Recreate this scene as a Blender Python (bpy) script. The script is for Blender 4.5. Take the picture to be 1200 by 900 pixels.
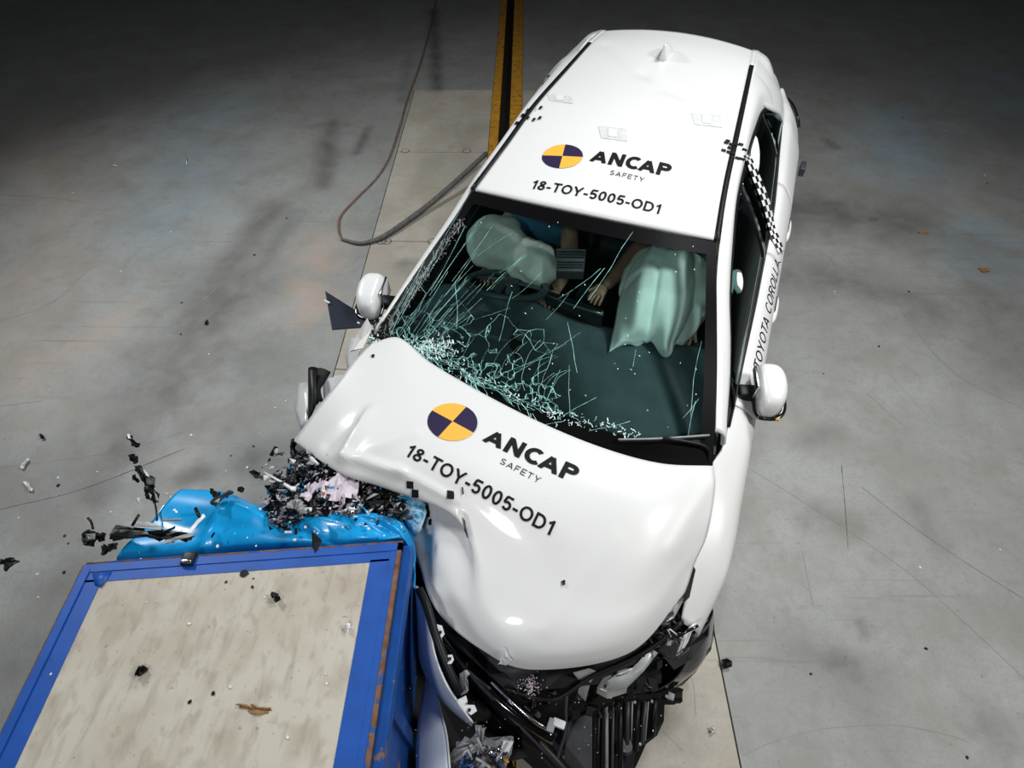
import bpy, bmesh, math, random
import numpy as np
from mathutils import Vector, Matrix
from mathutils.bvhtree import BVHTree
random.seed(7)
for o in list(bpy.data.objects): bpy.data.objects.remove(o)
S = bpy.context.scene
COL = S.collection

# ------------------------------------------------------------------ camera
F, H = 700.0, 3.09
TH = math.atan2(806, F); PS = -math.atan2(17, math.hypot(F, 806))
fw = Vector((math.sin(PS)*math.cos(TH), math.cos(PS)*math.cos(TH), -math.sin(TH)))
rt = Vector((math.cos(PS), -math.sin(PS), 0)); up = rt.cross(fw)
cam_d = bpy.data.cameras.new('camera'); cam = bpy.data.objects.new('camera', cam_d); COL.objects.link(cam)
cam_d.sensor_width = 36; cam_d.lens = F/1200*36
M = Matrix.Identity(4)
for i in range(3):
    M[i][0] = rt[i]; M[i][1] = up[i]; M[i][2] = -fw[i]
M[2][3] = H
cam.matrix_world = M
S.camera = cam
# ------------------------------------------------------------------ world, lights, exposure
w = bpy.data.worlds.new('hall'); S.world = w; w.use_nodes = True
w.node_tree.nodes['Background'].inputs[0].default_value = (.55, .62, .7, 1)
w.node_tree.nodes['Background'].inputs[1].default_value = .03
def area(name, loc, target, size, power, col=(1, 1, 1), spread=180, sy=None):
    d = bpy.data.lights.new(name, 'AREA'); d.energy = power; d.size = size; d.color = col
    if sy: d.shape = 'RECTANGLE'; d.size_y = sy
    d.spread = math.radians(spread)
    o = bpy.data.objects.new(name, d); COL.objects.link(o); o.location = loc
    o.rotation_euler = (Vector(target)-Vector(loc)).to_track_quat('-Z', 'Y').to_euler()
    return o
area('flood_light_right', (3.0, .6, 4.7), (.4, 2.4, 0), .7, 105, (1, .995, .97), 150)
area('flood_light_overhead', (2.3, 3.7, 5.2), (.5, 2.4, 0), 1.0, 84, (.97, .99, 1), 122)
area('flood_light_left', (-4.4, 4.1, 4.8), (-.8, 2.4, 0), .8, 104, (.96, .985, 1), 122)
area('flood_light_front', (-1.4, -1.9, 4.8), (.2, 2.2, 0), .35, 36, (1, .995, .98), 130)
S.view_settings.view_transform = 'Standard'; S.view_settings.look = 'None'
S.view_settings.gamma = 1; S.view_settings.use_curve_mapping = False
S.view_settings.exposure = -0.15

# ------------------------------------------------------------------ coordinate helpers
def ray(px, py): return (fw*F + rt*(px-600) - up*(py-450)).normalized()
EYE = Vector((0, 0, H))
def G(px, py, z=0.0):                       # point at height z above the floor seen at a photo pixel
    d = ray(px, py); return EYE + d*((z-H)/d.z)
CX, CY, YAW, CP, PU = .52, 2.94, .345, .10, 3.0     # measured pose of the car
cf = Vector((-math.sin(YAW), -math.cos(YAW), 0)); cr_ = Vector((math.cos(YAW), -math.sin(YAW), 0))
fv = cf*math.cos(CP) + Vector((0, 0, -math.sin(CP))); uv_ = cf*math.sin(CP) + Vector((0, 0, math.cos(CP)))
O0 = Vector((CX, CY, 0)) + cf*(PU-2)
def W(u, v, z): return Vector((v, 2-u, z))  # car frame (u forward, v sideways, z up) -> car local
CARO = O0 + fv*(2-PU)
CARM = Matrix.Identity(4)
for i in range(3):
    CARM[i][0] = cr_[i]; CARM[i][1] = -fv[i]; CARM[i][2] = uv_[i]; CARM[i][3] = CARO[i]
CARI = CARM.inverted()
def C(px, py, z):                           # car-local point at car height z
    o = CARI @ EYE; d = CARI.to_3x3() @ ray(px, py)
    return o + d*((z-o.z)/d.z)
def toC(p): return CARI @ Vector(p)

# ------------------------------------------------------------------ object helpers
def tag(o, label=None, cat=None, group=None, kind=None):
    if label: o['label'] = label
    if cat: o['category'] = cat
    if group: o['group'] = group
    if kind: o['kind'] = kind
    return o
def empty(name, mat=None, loc=(0, 0, 0), rz=0):
    o = bpy.data.objects.new(name, None); COL.objects.link(o); o.empty_display_size = .2
    if mat is not None: o.matrix_world = mat
    else: o.location = loc; o.rotation_euler = (0, 0, rz)
    return o
def link(name, me, parent=None):
    o = bpy.data.objects.new(name, me); COL.objects.link(o)
    if parent: o.parent = parent
    return o
def mesh(name, vs, fs, mats, parent=None, smooth=True, mi=None, uvs=None, thick=0, upward=None, off=-1):
    me = bpy.data.meshes.new(name); me.from_pydata([tuple(v) for v in vs], [], fs)
    me.update()
    if upward is not None:
        s = sum((p.normal.dot(Vector(upward)) * p.area for p in me.polygons))
        if s < 0: me.flip_normals()
    if uvs is not None:
        l = me.uv_layers.new(name='UVMap')
        for lp in me.loops: l.data[lp.index].uv = uvs[lp.vertex_index]
    if not isinstance(mats, (list, tuple)): mats = [mats]
    for m in mats: me.materials.append(m)
    if mi is not None:
        for p, i in zip(me.polygons, mi): p.material_index = i
    if smooth: me.polygons.foreach_set('use_smooth', [True]*len(me.polygons))
    o = link(name, me, parent)
    if thick:
        md = o.modifiers.new('thick', 'SOLIDIFY'); md.thickness = thick; md.offset = off
    return o
def bmobj(name, bm, mats, parent=None, smooth=False):
    me = bpy.data.meshes.new(name); bmesh.ops.recalc_face_normals(bm, faces=bm.faces); bm.to_mesh(me); bm.free()
    if not isinstance(mats, (list, tuple)): mats = [mats]
    for m in mats: me.materials.append(m)
    if smooth: me.polygons.foreach_set('use_smooth', [True]*len(me.polygons))
    return link(name, me, parent)
def add_box(bm, c, s, rot=None, mi=0, taper=1.0):
    r = rot if rot is not None else Matrix.Identity(3)
    vs = []
    for z in (-1, 1):
        k = taper if z > 0 else 1
        for x, y in ((-1, -1), (1, -1), (1, 1), (-1, 1)):
            vs.append(bm.verts.new(Vector(c) + r @ Vector((x*s[0]/2*k, y*s[1]/2*k, z*s[2]/2))))
    for f in ((3, 2, 1, 0), (4, 5, 6, 7), (0, 1, 5, 4), (1, 2, 6, 5), (2, 3, 7, 6), (3, 0, 4, 7)):
        fc = bm.faces.new([vs[i] for i in f]); fc.material_index = mi
    return vs
def box(name, c, s, m, parent=None, rot=None, bev=0, taper=1.0):
    bm = bmesh.new(); add_box(bm, c, s, rot, 0, taper)
    o = bmobj(name, bm, m, parent)
    if bev:
        b = o.modifiers.new('bevel', 'BEVEL'); b.width = bev; b.segments = 3
        o.data.polygons.foreach_set('use_smooth', [True]*6)
    return o
def catmull(P, n):
    P = [Vector(p) for p in P]
    if len(P) == 2: return [P[0].lerp(P[1], i/n) for i in range(n+1)]
    Q = [2*P[0]-P[1]] + P + [2*P[-1]-P[-2]]; out = []
    k = len(P)-1
    for i in range(n+1):
        t = i/n*k; j = min(int(t), k-1); t -= j
        a, b, c, d = Q[j:j+4]
        out.append(.5*((2*b)+(c-a)*t+(2*a-5*b+4*c-d)*t*t+(3*b-a-3*c+d)*t**3))
    return out
def patch_pts(grid, nr, nc):
    rows = [catmull(r, nc) for r in grid]
    cols = [catmull([r[j] for r in rows], nr) for j in range(nc+1)]
    return [[cols[j][i] for j in range(nc+1)] for i in range(nr+1)]
def grid_mesh(name, pts, m, parent=None, thick=0, upward=(0, 0, 1), keep=None, off=-1, mi=None):
    R, K = len(pts), len(pts[0]); vs = [p for r in pts for p in r]
    uvs = [(j/(K-1), i/(R-1)) for i in range(R) for j in range(K)]
    fs = []
    for i in range(R-1):
        for j in range(K-1):
            f = (i*K+j, i*K+j+1, (i+1)*K+j+1, (i+1)*K+j)
            if keep and not keep(sum((vs[q] for q in f), Vector())/4): continue
            fs.append(f)
    return mesh(name, vs, fs, m, parent, uvs=uvs, thick=thick, upward=upward, off=off, mi=mi)
def patch(name, grid, nr, nc, m, parent=None, **k): return grid_mesh(name, patch_pts(grid, nr, nc), m, parent, **k)
def tube_pts(P, r, n=24, seg=8, closed=False, flat=1.0):
    P = [Vector(p) for p in P]
    pts = catmull(P+[P[0]] if closed else P, n) if n else P
    vs, fs = [], []; L = len(pts)
    for i, p in enumerate(pts):
        t = (pts[min(i+1, L-1)]-pts[max(i-1, 0)])
        if t.length < 1e-9: t = Vector((0, 0, 1))
        t.normalize(); a = t.cross(Vector((0, 0, 1)))
        if a.length < .05: a = t.cross(Vector((1, 0, 0)))
        a.normalize(); b = a.cross(t)
        rr = r(i/(L-1)) if callable(r) else r
        for k in range(seg):
            an = 2*math.pi*k/seg; vs.append(p+a*rr*math.cos(an)+b*rr*flat*math.sin(an))
    for i in range(L-1):
        for k in range(seg):
            fs.append((i*seg+k, i*seg+(k+1) % seg, (i+1)*seg+(k+1) % seg, (i+1)*seg+k))
    fs.append(tuple(range(seg))[::-1]); fs.append(tuple((L-1)*seg+k for k in range(seg)))
    return vs, fs
def tube(name, P, r, m, parent=None, n=24, seg=8, closed=False, flat=1.0):
    vs, fs = tube_pts(P, r, n, seg, closed, flat); return mesh(name, vs, fs, m, parent)
def ribbon(name, A, B, m, parent=None, n=24, cols=2, thick=.004, upward=(0, 0, 1), bulge=None):
    a = catmull(A, n); b = catmull(B, n)
    pts = []
    for p, q in zip(a, b):
        row = [p.lerp(q, k/cols) for k in range(cols+1)]
        if bulge:
            for k in range(cols+1): row[k] = row[k]+Vector(bulge)*math.sin(math.pi*k/cols)
        pts.append(row)
    return grid_mesh(name, pts, m, parent, thick=thick, upward=upward)
def sheet(name, pts, m, parent=None, thick=.004, jag=0, bend=0, smooth=False, inset=True):
    """torn plate: outline of 3D points, centre raised a little"""
    P = [Vector(p) for p in pts]; c = sum(P, Vector())/len(P)
    if jag:
        Q = []
        for i, p in enumerate(P):
            q = P[(i+1) % len(P)]; Q.append(p)
            for t in (.33, .66): Q.append(p.lerp(q, t)+Vector([random.uniform(-jag, jag) for _ in range(3)]))
        P = Q
    c = c+(random.choice(P)-c)*random.uniform(0, .35)
    vs = list(P)+[c.lerp(p, random.uniform(.4, .65))+Vector((0, 0, bend*random.uniform(-.3, 1.2))) for p in P]+[c+Vector((0, 0, bend*random.uniform(.2, 1)))]
    n = len(P); fs = []
    for i in range(n):
        j = (i+1) % n
        fs.append((i, j, n+j, n+i)); fs.append((n+i, n+j, 2*n))
    return mesh(name, vs, fs, m, parent, smooth=smooth, thick=thick, upward=(0, 0, 1))
def bvh_of(o):
    me = o.data; return BVHTree.FromPolygons([v.co.copy() for v in me.vertices], [tuple(p.vertices) for p in me.polygons])

# ------------------------------------------------------------------ materials
def nm(name):
    m = bpy.data.materials.new(name); m.use_nodes = True
    return m, m.node_tree, m.node_tree.nodes['Principled BSDF']
def N(nt, t, **k):
    n = nt.nodes.new(t)
    for a, b in k.items(): setattr(n, a, b)
    return n
def simple(name, col, rough=.5, metal=0, spec=.5, coat=0, var=0, scale=20, bump=0, dirt=None):
    m, nt, b = nm(name); L = nt.links
    b.inputs['Base Color'].default_value = (*col, 1); b.inputs['Roughness'].default_value = rough
    b.inputs['Metallic'].default_value = metal; b.inputs['Specular IOR Level'].default_value = spec
    b.inputs['Coat Weight'].default_value = coat; b.inputs['Coat Roughness'].default_value = .06
    tc = N(nt, 'ShaderNodeTexCoord')
    if var or bump:
        no = N(nt, 'ShaderNodeTexNoise'); no.inputs['Scale'].default_value = scale; no.inputs['Detail'].default_value = 6
        L.new(tc.outputs['Object'], no.inputs['Vector'])
        if var:
            r = N(nt, 'ShaderNodeMapRange'); r.inputs[1].default_value = .3; r.inputs[2].default_value = .7
            r.inputs[3].default_value = 1-var; r.inputs[4].default_value = 1+var*.5
            L.new(no.outputs['Fac'], r.inputs[0])
            mx = N(nt, 'ShaderNodeVectorMath', operation='SCALE'); mx.inputs[0].default_value = col
            L.new(r.outputs[0], mx.inputs['Scale']); L.new(mx.outputs[0], b.inputs['Base Color'])
        if bump:
            bp = N(nt, 'ShaderNodeBump'); bp.inputs['Strength'].default_value = bump; bp.inputs['Distance'].default_value = .01
            L.new(no.outputs['Fac'], bp.inputs['Height']); L.new(bp.outputs[0], b.inputs['Normal'])
    if dirt:                                 # small specks of a second colour
        no2 = N(nt, 'ShaderNodeTexNoise'); no2.inputs['Scale'].default_value = dirt[1]; no2.inputs['Detail'].default_value = 4
        L.new(tc.outputs['Object'], no2.inputs['Vector'])
        cr = N(nt, 'ShaderNodeValToRGB'); cr.color_ramp.elements[0].position = dirt[2]; cr.color_ramp.elements[1].position = dirt[2]+.04
        L.new(no2.outputs['Fac'], cr.inputs[0])
        mx = N(nt, 'ShaderNodeMix', data_type='RGBA'); L.new(cr.outputs[0], mx.inputs[0])
        if b.inputs['Base Color'].links: L.new(b.inputs['Base Color'].links[0].from_socket, mx.inputs[6])
        else: mx.inputs[6].default_value = (*col, 1)
        mx.inputs[7].default_value = (*dirt[0], 1); L.new(mx.outputs[2], b.inputs['Base Color'])
    return m
WHITE = simple('white car paint', (.69, .695, .69), .34, coat=.22, spec=.35, dirt=((.45, .44, .42), 45, .74))
WHITEB = simple('white edge paint', (.72, .73, .73), .3, coat=.4)
BLACK = simple('black plastic', (.009, .009, .010), .42, var=.3, scale=30, spec=.25)
GLOSSB = simple('gloss black', (.006, .006, .007), .12, coat=.6)
RUBBER = simple('rubber', (.015, .015, .015), .75)
DARKG = simple('dark grey plastic', (.05, .052, .058), .45, var=.3, scale=15)
GREY = simple('grey plastic', (.28, .29, .3), .45, var=.2, scale=25)
STEEL = simple('bare bracket steel', (.50, .53, .52), .4, .35, var=.15, scale=14)
CHROME = simple('chrome trim', (.7, .7, .72), .15, 1)
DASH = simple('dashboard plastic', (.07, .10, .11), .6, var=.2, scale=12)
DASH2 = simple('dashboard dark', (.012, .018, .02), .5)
SEATM = simple('seat fabric', (.03, .035, .038), .9, bump=.3, scale=60)
BAGG = simple('airbag fabric', (.80, .90, .85), .85, bump=.25, scale=14, var=.05)
BAGW = simple('airbag fabric white', (.84, .86, .79), .85, bump=.25, scale=14, var=.08)
SKIN = simple('dummy vinyl skin', (.30, .17, .11), .5, var=.15, scale=20)
GLOVE = simple('dummy grey joint', (.06, .07, .08), .5)
SHIRT = simple('dummy shirt', (.04, .16, .26), .85, var=.2)
NAVY = simple('roundel navy print', (.025, .018, .055), .5, spec=.2)
AMBER = simple('roundel amber print', (.82, .44, .06), .4)
INK = simple('black print', (.008, .008, .009), .6, spec=.15)
INKG = simple('grey print', (.06, .06, .07), .6, spec=.2)
TAPEC = simple('clear tape residue', (.60, .63, .62), .35, var=.12, scale=40)
BLUEP = simple('blue painted frame', (.006, .075, .33), .42, var=.25, scale=9, dirt=((.22, .12, .07), 17, .63))
BLUET = simple('blue tape', (.004, .075, .37), .5, var=.15, scale=12)
CYAN = simple('bright blue aluminium sheet', (.005, .33, .72), .3, coat=.3, var=.10, scale=5, dirt=((.5, .75, .9), 60, .73))
RUST = simple('rusted edge steel', (.17, .085, .05), .8, var=.5, scale=30, dirt=((.02, .07, .25), 22, .54))
YEL = simple('yellow rail paint', (.62, .30, .025), .55, var=.3, scale=14, dirt=((.06, .05, .03), 22, .62))
PIT = simple('trench black', (.008, .008, .008), .8)
PINK = simple('pinkish torn plastic', (.62, .54, .62), .35, var=.2, scale=20)
PALE = simple('pale plastic', (.70, .72, .74), .35)
RED = simple('red plastic', (.55, .05, .04), .4)
ORANGE = simple('amber plastic', (.55, .22, .02), .4)
WHITE_BLUESHADE = simple('bumper white in painted blue shade', (.66, .73, .84), .3, coat=.5)  # white panels, their bluish shade put into the base colour
HOSE = simple('brown cable', (.22, .13, .08), .7, var=.3, scale=10)
HOSE2 = simple('grey tether tube', (.13, .13, .125), .6, var=.4, scale=30)
CRACK = simple('fractured glass edges', (.36, .78, .72), .4)
CRACK2 = simple('crushed glass', (.70, .92, .90), .35)
CARDB = simple('torn brown film', (.28, .15, .06), .8, var=.4, scale=60)

def glass(name, tint, rough=.02, frit=None):
    m = bpy.data.materials.new(name); m.use_nodes = True; nt = m.node_tree; L = nt.links
    nt.nodes.clear(); out = N(nt, 'ShaderNodeOutputMaterial')
    tr = N(nt, 'ShaderNodeBsdfTransparent'); tr.inputs[0].default_value = (*tint, 1)
    gl = N(nt, 'ShaderNodeBsdfGlossy'); gl.inputs['Roughness'].default_value = rough; gl.inputs[0].default_value = (.85, 1, .98, 1)
    fr = N(nt, 'ShaderNodeFresnel'); fr.inputs[0].default_value = 1.5
    mx = N(nt, 'ShaderNodeMixShader'); L.new(fr.outputs[0], mx.inputs[0]); L.new(tr.outputs[0], mx.inputs[1]); L.new(gl.outputs[0], mx.inputs[2])
    last = mx
    if frit:
        tc = N(nt, 'ShaderNodeUVMap'); sp = N(nt, 'ShaderNodeSeparateXYZ'); L.new(tc.outputs[0], sp.inputs[0])
        def cmp(sock, thr, less):
            q = N(nt, 'ShaderNodeMath', operation='LESS_THAN' if less else 'GREATER_THAN'); L.new(sock, q.inputs[0]); q.inputs[1].default_value = thr; return q.outputs[0]
        a = [cmp(sp.outputs[0], frit[0], 1), cmp(sp.outputs[0], 1-frit[1], 0), cmp(sp.outputs[1], frit[2], 1), cmp(sp.outputs[1], 1-frit[3], 0)]
        cur = a[0]
        for q in a[1:]:
            mm = N(nt, 'ShaderNodeMath', operation='MAXIMUM'); L.new(cur, mm.inputs[0]); L.new(q, mm.inputs[1]); cur = mm.outputs[0]
        bk = N(nt, 'ShaderNodeBsdfPrincipled'); bk.inputs['Base Color'].default_value = (.004, .004, .0045, 1); bk.inputs['Roughness'].default_value = .35; bk.inputs['Specular IOR Level'].default_value = .04
        m2 = N(nt, 'ShaderNodeMixShader'); L.new(cur, m2.inputs[0]); L.new(mx.outputs[0], m2.inputs[1]); L.new(bk.outputs[0], m2.inputs[2]); last = m2
    L.new(last.outputs[0], out.inputs[0])
    return m
WSG = glass('windscreen glass', (.76, .93, .91), .03, (.035, .04, .075, .10))
SIDEG = glass('side glass', (.45, .52, .54), .03)

def seg_field(X, Y, lines):
    """soft distance field of poly-lines given in photo pixels on the floor"""
    out = np.zeros_like(X)
    for pts, wd, am in lines:
        for a, b in zip(pts, pts[1:]):
            A = G(*a); B = G(*b); dx, dy = B.x-A.x, B.y-A.y
            h = np.clip(((X-A.x)*dx+(Y-A.y)*dy)/(dx*dx+dy*dy+1e-9), 0, 1)
            d = np.hypot(X-A.x-h*dx, Y-A.y-h*dy)
            out = np.maximum(out, np.clip(1.15*(1-d/wd), 0, 1)*am)
    return out
def floor_mat(name, base, lines, soft, tints, seed=0, mottled=.10):
    m, nt, b = nm(name); L = nt.links
    geo = N(nt, 'ShaderNodeNewGeometry'); pos = geo.outputs['Position']
    flat = N(nt, 'ShaderNodeVectorMath', operation='MULTIPLY'); flat.inputs[1].default_value = (1, 1, 0); L.new(pos, flat.inputs[0])
    def noise(sc, det=5, dist=0, off=0):
        n = N(nt, 'ShaderNodeTexNoise'); n.inputs['Scale'].default_value = sc; n.inputs['Detail'].default_value = det; n.inputs['Distortion'].default_value = dist
        ad = N(nt, 'ShaderNodeVectorMath', operation='ADD'); ad.inputs[1].default_value = (seed+off, off*2, 0); L.new(flat.outputs[0], ad.inputs[0]); L.new(ad.outputs[0], n.inputs['Vector']); return n.outputs['Fac']
    def mr(s, a, b_, c, d):
        r = N(nt, 'ShaderNodeMapRange'); L.new(s, r.inputs[0])
        for i, x in enumerate((a, b_, c, d)): r.inputs[1+i].default_value = x
        return r.outputs[0]
    def mul(a, b_):
        q = N(nt, 'ShaderNodeMath', operation='MULTIPLY'); L.new(a, q.inputs[0])
        if isinstance(b_, (int, float)): q.inputs[1].default_value = b_
        else: L.new(b_, q.inputs[1])
        return q.outputs[0]
    def mixc(fac, a, bcol):
        q = N(nt, 'ShaderNodeMix', data_type='RGBA'); L.new(fac, q.inputs[0])
        if isinstance(a, tuple): q.inputs[6].default_value = (*a, 1)
        else: L.new(a, q.inputs[6])
        q.inputs[7].default_value = (*bcol, 1); return q.outputs[2]
    # base mottling
    c = mixc(mr(noise(.9, 6, .4), .35, .7, 0, 1), base, tuple(x*(1-mottled*1.6) for x in base))
    c = mixc(mr(noise(7, 8, 1.0, 3), .52, .8, 0, .55), c, tuple(x*.62 for x in (base[0]*1.05, base[1], base[2]*.88)))
    c = mixc(mr(noise(3.2, 12, .3, 40), .42, .64, 0, .6), c, tuple(x*k for x, k in zip(base, (.76, .73, .66))))
    c = mixc(mr(noise(14, 10, .3, 50), .5, .68, 0, .35), c, tuple(x*.66 for x in base))
    c = mixc(mr(noise(1.4, 8, .2, 60), .5, .7, 0, .4), c, tuple(min(1, x*1.22) for x in base))
    c = mixc(mr(noise(55, 8, .2, 70), .48, .66, 0, .35), c, tuple(x*.7 for x in base))
    c = mixc(mr(noise(38, 3, 0, 9), .66, .74, 0, .5), c, tuple(x*.45 for x in base))
    at = N(nt, 'ShaderNodeAttribute', attribute_name='stain_shade'); sp = N(nt, 'ShaderNodeSeparateColor'); L.new(at.outputs['Color'], sp.inputs[0])
    nz = mr(noise(2.5, 6, 1, 5), .35, .65, .15, 1)
    if tints:
        for i, colr in enumerate(tints): c = mixc(mul(mul(sp.outputs[i+1], nz), .6), c, colr)
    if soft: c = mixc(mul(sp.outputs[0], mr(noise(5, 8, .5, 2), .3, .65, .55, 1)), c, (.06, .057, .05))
    # long fine random scratches
    for k, (sx, sy, ang) in enumerate(((.35, 16, .6), (.3, 18, -.7), (.4, 14, 2.2))):
        mp = N(nt, 'ShaderNodeMapping'); mp.inputs['Rotation'].default_value = (0, 0, ang); mp.inputs['Scale'].default_value = (sx, sy, 1); L.new(flat.outputs[0], mp.inputs[0])
        n = N(nt, 'ShaderNodeTexNoise'); n.inputs['Scale'].default_value = 1.6; n.inputs['Detail'].default_value = 2; L.new(mp.outputs[0], n.inputs['Vector'])
        c = mixc(mul(mr(n.outputs['Fac'], .67, .70, 0, .28), mr(noise(1.2, 3, 0, 20+k*7), .45, .6, 0, 1)), c, tuple(x*.4 for x in base))
    L.new(c, b.inputs['Base Color'])
    L.new(mr(noise(4, 5, 0, 6), .3, .7, .42, .62), b.inputs['Roughness']); b.inputs['Specular IOR Level'].default_value = .35
    bp = N(nt, 'ShaderNodeBump'); bp.inputs['Strength'].default_value = .12; bp.inputs['Distance'].default_value = .01
    L.new(noise(60, 4, 0, 8), bp.inputs['Height']); L.new(bp.outputs[0], b.inputs['Normal'])
    return m
LINES = [([(0, 597), (100, 572), (216, 526)], .007, .85), ([(0, 548), (130, 530), (235, 500)], .004, .35),
     ([(180, 58), (260, 75), (320, 100), (352, 130), (367, 165), (366, 195), (352, 228)], .009, .4),
     ([(300, 68), (350, 90), (392, 140)], .007, .22), ([(0, 377), (60, 355), (105, 315)], .006, .5), ([(0, 228), (70, 233), (110, 240)], .008, .35),
     ([(336, 242), (315, 282), (240, 350), (190, 390)], .007, .45), ([(358, 250), (310, 310)], .005, .35),
     ([(986, 545), (990, 590), (994, 645)], .005, .8), ([(940, 645), (953, 710)], .007, .35),
     ([(1010, 571), (1060, 610), (1125, 655), (1200, 702)], .005, .7), ([(880, 550), (960, 600), (1050, 660), (1120, 720), (1200, 795)], .004, .35),
     ([(870, 886), (905, 870), (960, 855), (1020, 850), (1060, 851), (1110, 861), (1136, 870)], .005, .5),
     ([(1035, 335), (1110, 430), (1200, 480)], .005, .35), ([(1010, 382), (1045, 440), (1100, 500)], .005, .3), ([(1080, 355), (1110, 400)], .005, .4),
     ([(860, 515), (900, 500), (960, 470)], .004, .2), ([(970, 300), (980, 312)], .007, .6), ([(924, 370), (960, 362)], .006, .5), ([(545, 330), (500, 345)], .004, .3), ([(800, 780), (812, 800), (815, 840)], .003, .6), ([(770, 850), (800, 880)], .003, .4),
     ([(905, 430), (925, 414), (930, 418)], .004, .5), ([(1015, 460), (1060, 500)], .003, .4), ([(0, 476), (50, 470)], .005, .4)]
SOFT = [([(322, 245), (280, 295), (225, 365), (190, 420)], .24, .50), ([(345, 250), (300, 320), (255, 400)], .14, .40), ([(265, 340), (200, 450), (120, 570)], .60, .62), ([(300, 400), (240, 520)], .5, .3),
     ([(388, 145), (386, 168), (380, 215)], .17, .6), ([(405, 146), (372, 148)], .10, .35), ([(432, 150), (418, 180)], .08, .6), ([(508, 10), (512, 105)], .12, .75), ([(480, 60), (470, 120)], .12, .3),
     ([(880, 248), (950, 243), (1060, 258)], .55, .6), ([(890, 322), (990, 330), (1090, 362)], .35, .5), ([(1130, 300), (1200, 420)], .6, .35), ([(1008, 254), (1030, 258)], .06, .9),  # first two bands: soft shade right of the car, painted in
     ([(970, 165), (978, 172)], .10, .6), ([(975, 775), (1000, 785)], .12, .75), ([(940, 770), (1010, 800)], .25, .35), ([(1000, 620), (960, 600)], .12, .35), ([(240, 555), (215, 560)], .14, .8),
     ([(300, 540), (255, 560)], .3, .4), ([(905, 262), (880, 330)], .3, .5), ([(1075, 595), (1100, 640)], .12, .3), ([(980, 505), (940, 520)], .12, .3), ([(1150, 840), (1170, 860)], .15, .3), ([(300, 700), (301, 701)], .01, .1),  # second band: more of the painted shade beside the car
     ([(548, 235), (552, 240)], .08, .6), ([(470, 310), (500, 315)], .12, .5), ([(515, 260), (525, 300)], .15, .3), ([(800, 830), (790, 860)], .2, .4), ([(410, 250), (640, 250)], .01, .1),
     ([(0, 560), (90, 690), (60, 800)], .55, .3), ([(940, 610), (946, 612)], .06, .5), ([(1010, 735), (1014, 740)], .06, .5)]  # first band: barrier shade painted on the floor to its left
TINT_A = [([(378, 290), (370, 330), (365, 360)], .38, 1), ([(110, 370), (60, 420), (140, 375)], .34, .8), ([(30, 160), (60, 210), (20, 440)], .8, .6)]
TINT_B = [([(1050, 190), (1060, 140)], .7, .9), ([(1160, 280), (1150, 300)], .5, .9), ([(1200, 130), (1180, 110)], 1.2, .7), ([(250, 120), (200, 260)], .8, .5)]
TINTS = [(.47, .36, .29), (.28, .43, .55)]
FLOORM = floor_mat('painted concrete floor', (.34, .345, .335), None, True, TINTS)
PANELM = floor_mat('beige track concrete', (.50, .465, .40), None, True, None, seed=31, mottled=.14)
def stain_shade_attr(me):
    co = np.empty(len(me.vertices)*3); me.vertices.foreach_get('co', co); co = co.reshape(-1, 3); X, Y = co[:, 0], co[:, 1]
    c = np.ones((len(X), 4)); c[:, 0] = seg_field(X, Y, SOFT); c[:, 1] = seg_field(X, Y, TINT_A); c[:, 2] = seg_field(X, Y, TINT_B)  # red: dark marks plus painted shade; green, blue: tints
    a = me.color_attributes.new('stain_shade', 'FLOAT_COLOR', 'POINT'); a.data.foreach_set('color', c.ravel())
def top_grid(vs, fs, xs, ys_, z=0.0):
    k = len(vs); n = len(xs)
    for y in ys_:
        for x in xs: vs.append((x, y, z))
    for j in range(len(ys_)-1):
        for i in range(n-1): fs.append((k+j*n+i, k+j*n+i+1, k+(j+1)*n+i+1, k+(j+1)*n+i))
def board_mat():
    m, nt, b = nm('scuffed beige board'); L = nt.links
    tc = N(nt, 'ShaderNodeTexCoord'); c = None
    def nz(sc, det, dist, scl=(1, 1, 1), rot=0):
        mp = N(nt, 'ShaderNodeMapping'); mp.inputs['Scale'].default_value = scl; mp.inputs['Rotation'].default_value = (0, 0, rot); L.new(tc.outputs['Object'], mp.inputs[0])
        n = N(nt, 'ShaderNodeTexNoise'); n.inputs['Scale'].default_value = sc; n.inputs['Detail'].default_value = det; n.inputs['Distortion'].default_value = dist; L.new(mp.outputs[0], n.inputs['Vector']); return n.outputs['Fac']
    prev = None
    for f, a, b_, am, col in ((nz(2.6, 12, .15), .45, .68, .6, (.34, .29, .22)), (nz(9, 14, .2, (1, .7, 1), .3), .50, .70, .5, (.29, .24, .18)), (nz(6, 12, .1, (5, .8, 1), .35), .53, .68, .5, (.30, .265, .22)), (nz(24, 10, .3, (1, .6, 1), .3), .54, .68, .4, (.26, .21, .16)), (nz(2.0, 3, 0, (1, 1, 1)), .25, .42, .0, (.6, .6, .6)), (nz(55, 3, 0), .68, .72, .6, (.20, .15, .10))):
        r = N(nt, 'ShaderNodeMapRange'); L.new(f, r.inputs[0]); r.inputs[1].default_value = a; r.inputs[2].default_value = b_; r.inputs[4].default_value = am
        q = N(nt, 'ShaderNodeMix', data_type='RGBA'); L.new(r.outputs[0], q.inputs[0])
        if prev is None: q.inputs[6].default_value = (.50, .468, .40, 1)
        else: L.new(prev, q.inputs[6])
        q.inputs[7].default_value = (*col, 1); prev = q.outputs[2]
    L.new(prev, b.inputs['Base Color']); b.inputs['Roughness'].default_value = .6
    return m
BOARD = board_mat()
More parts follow.
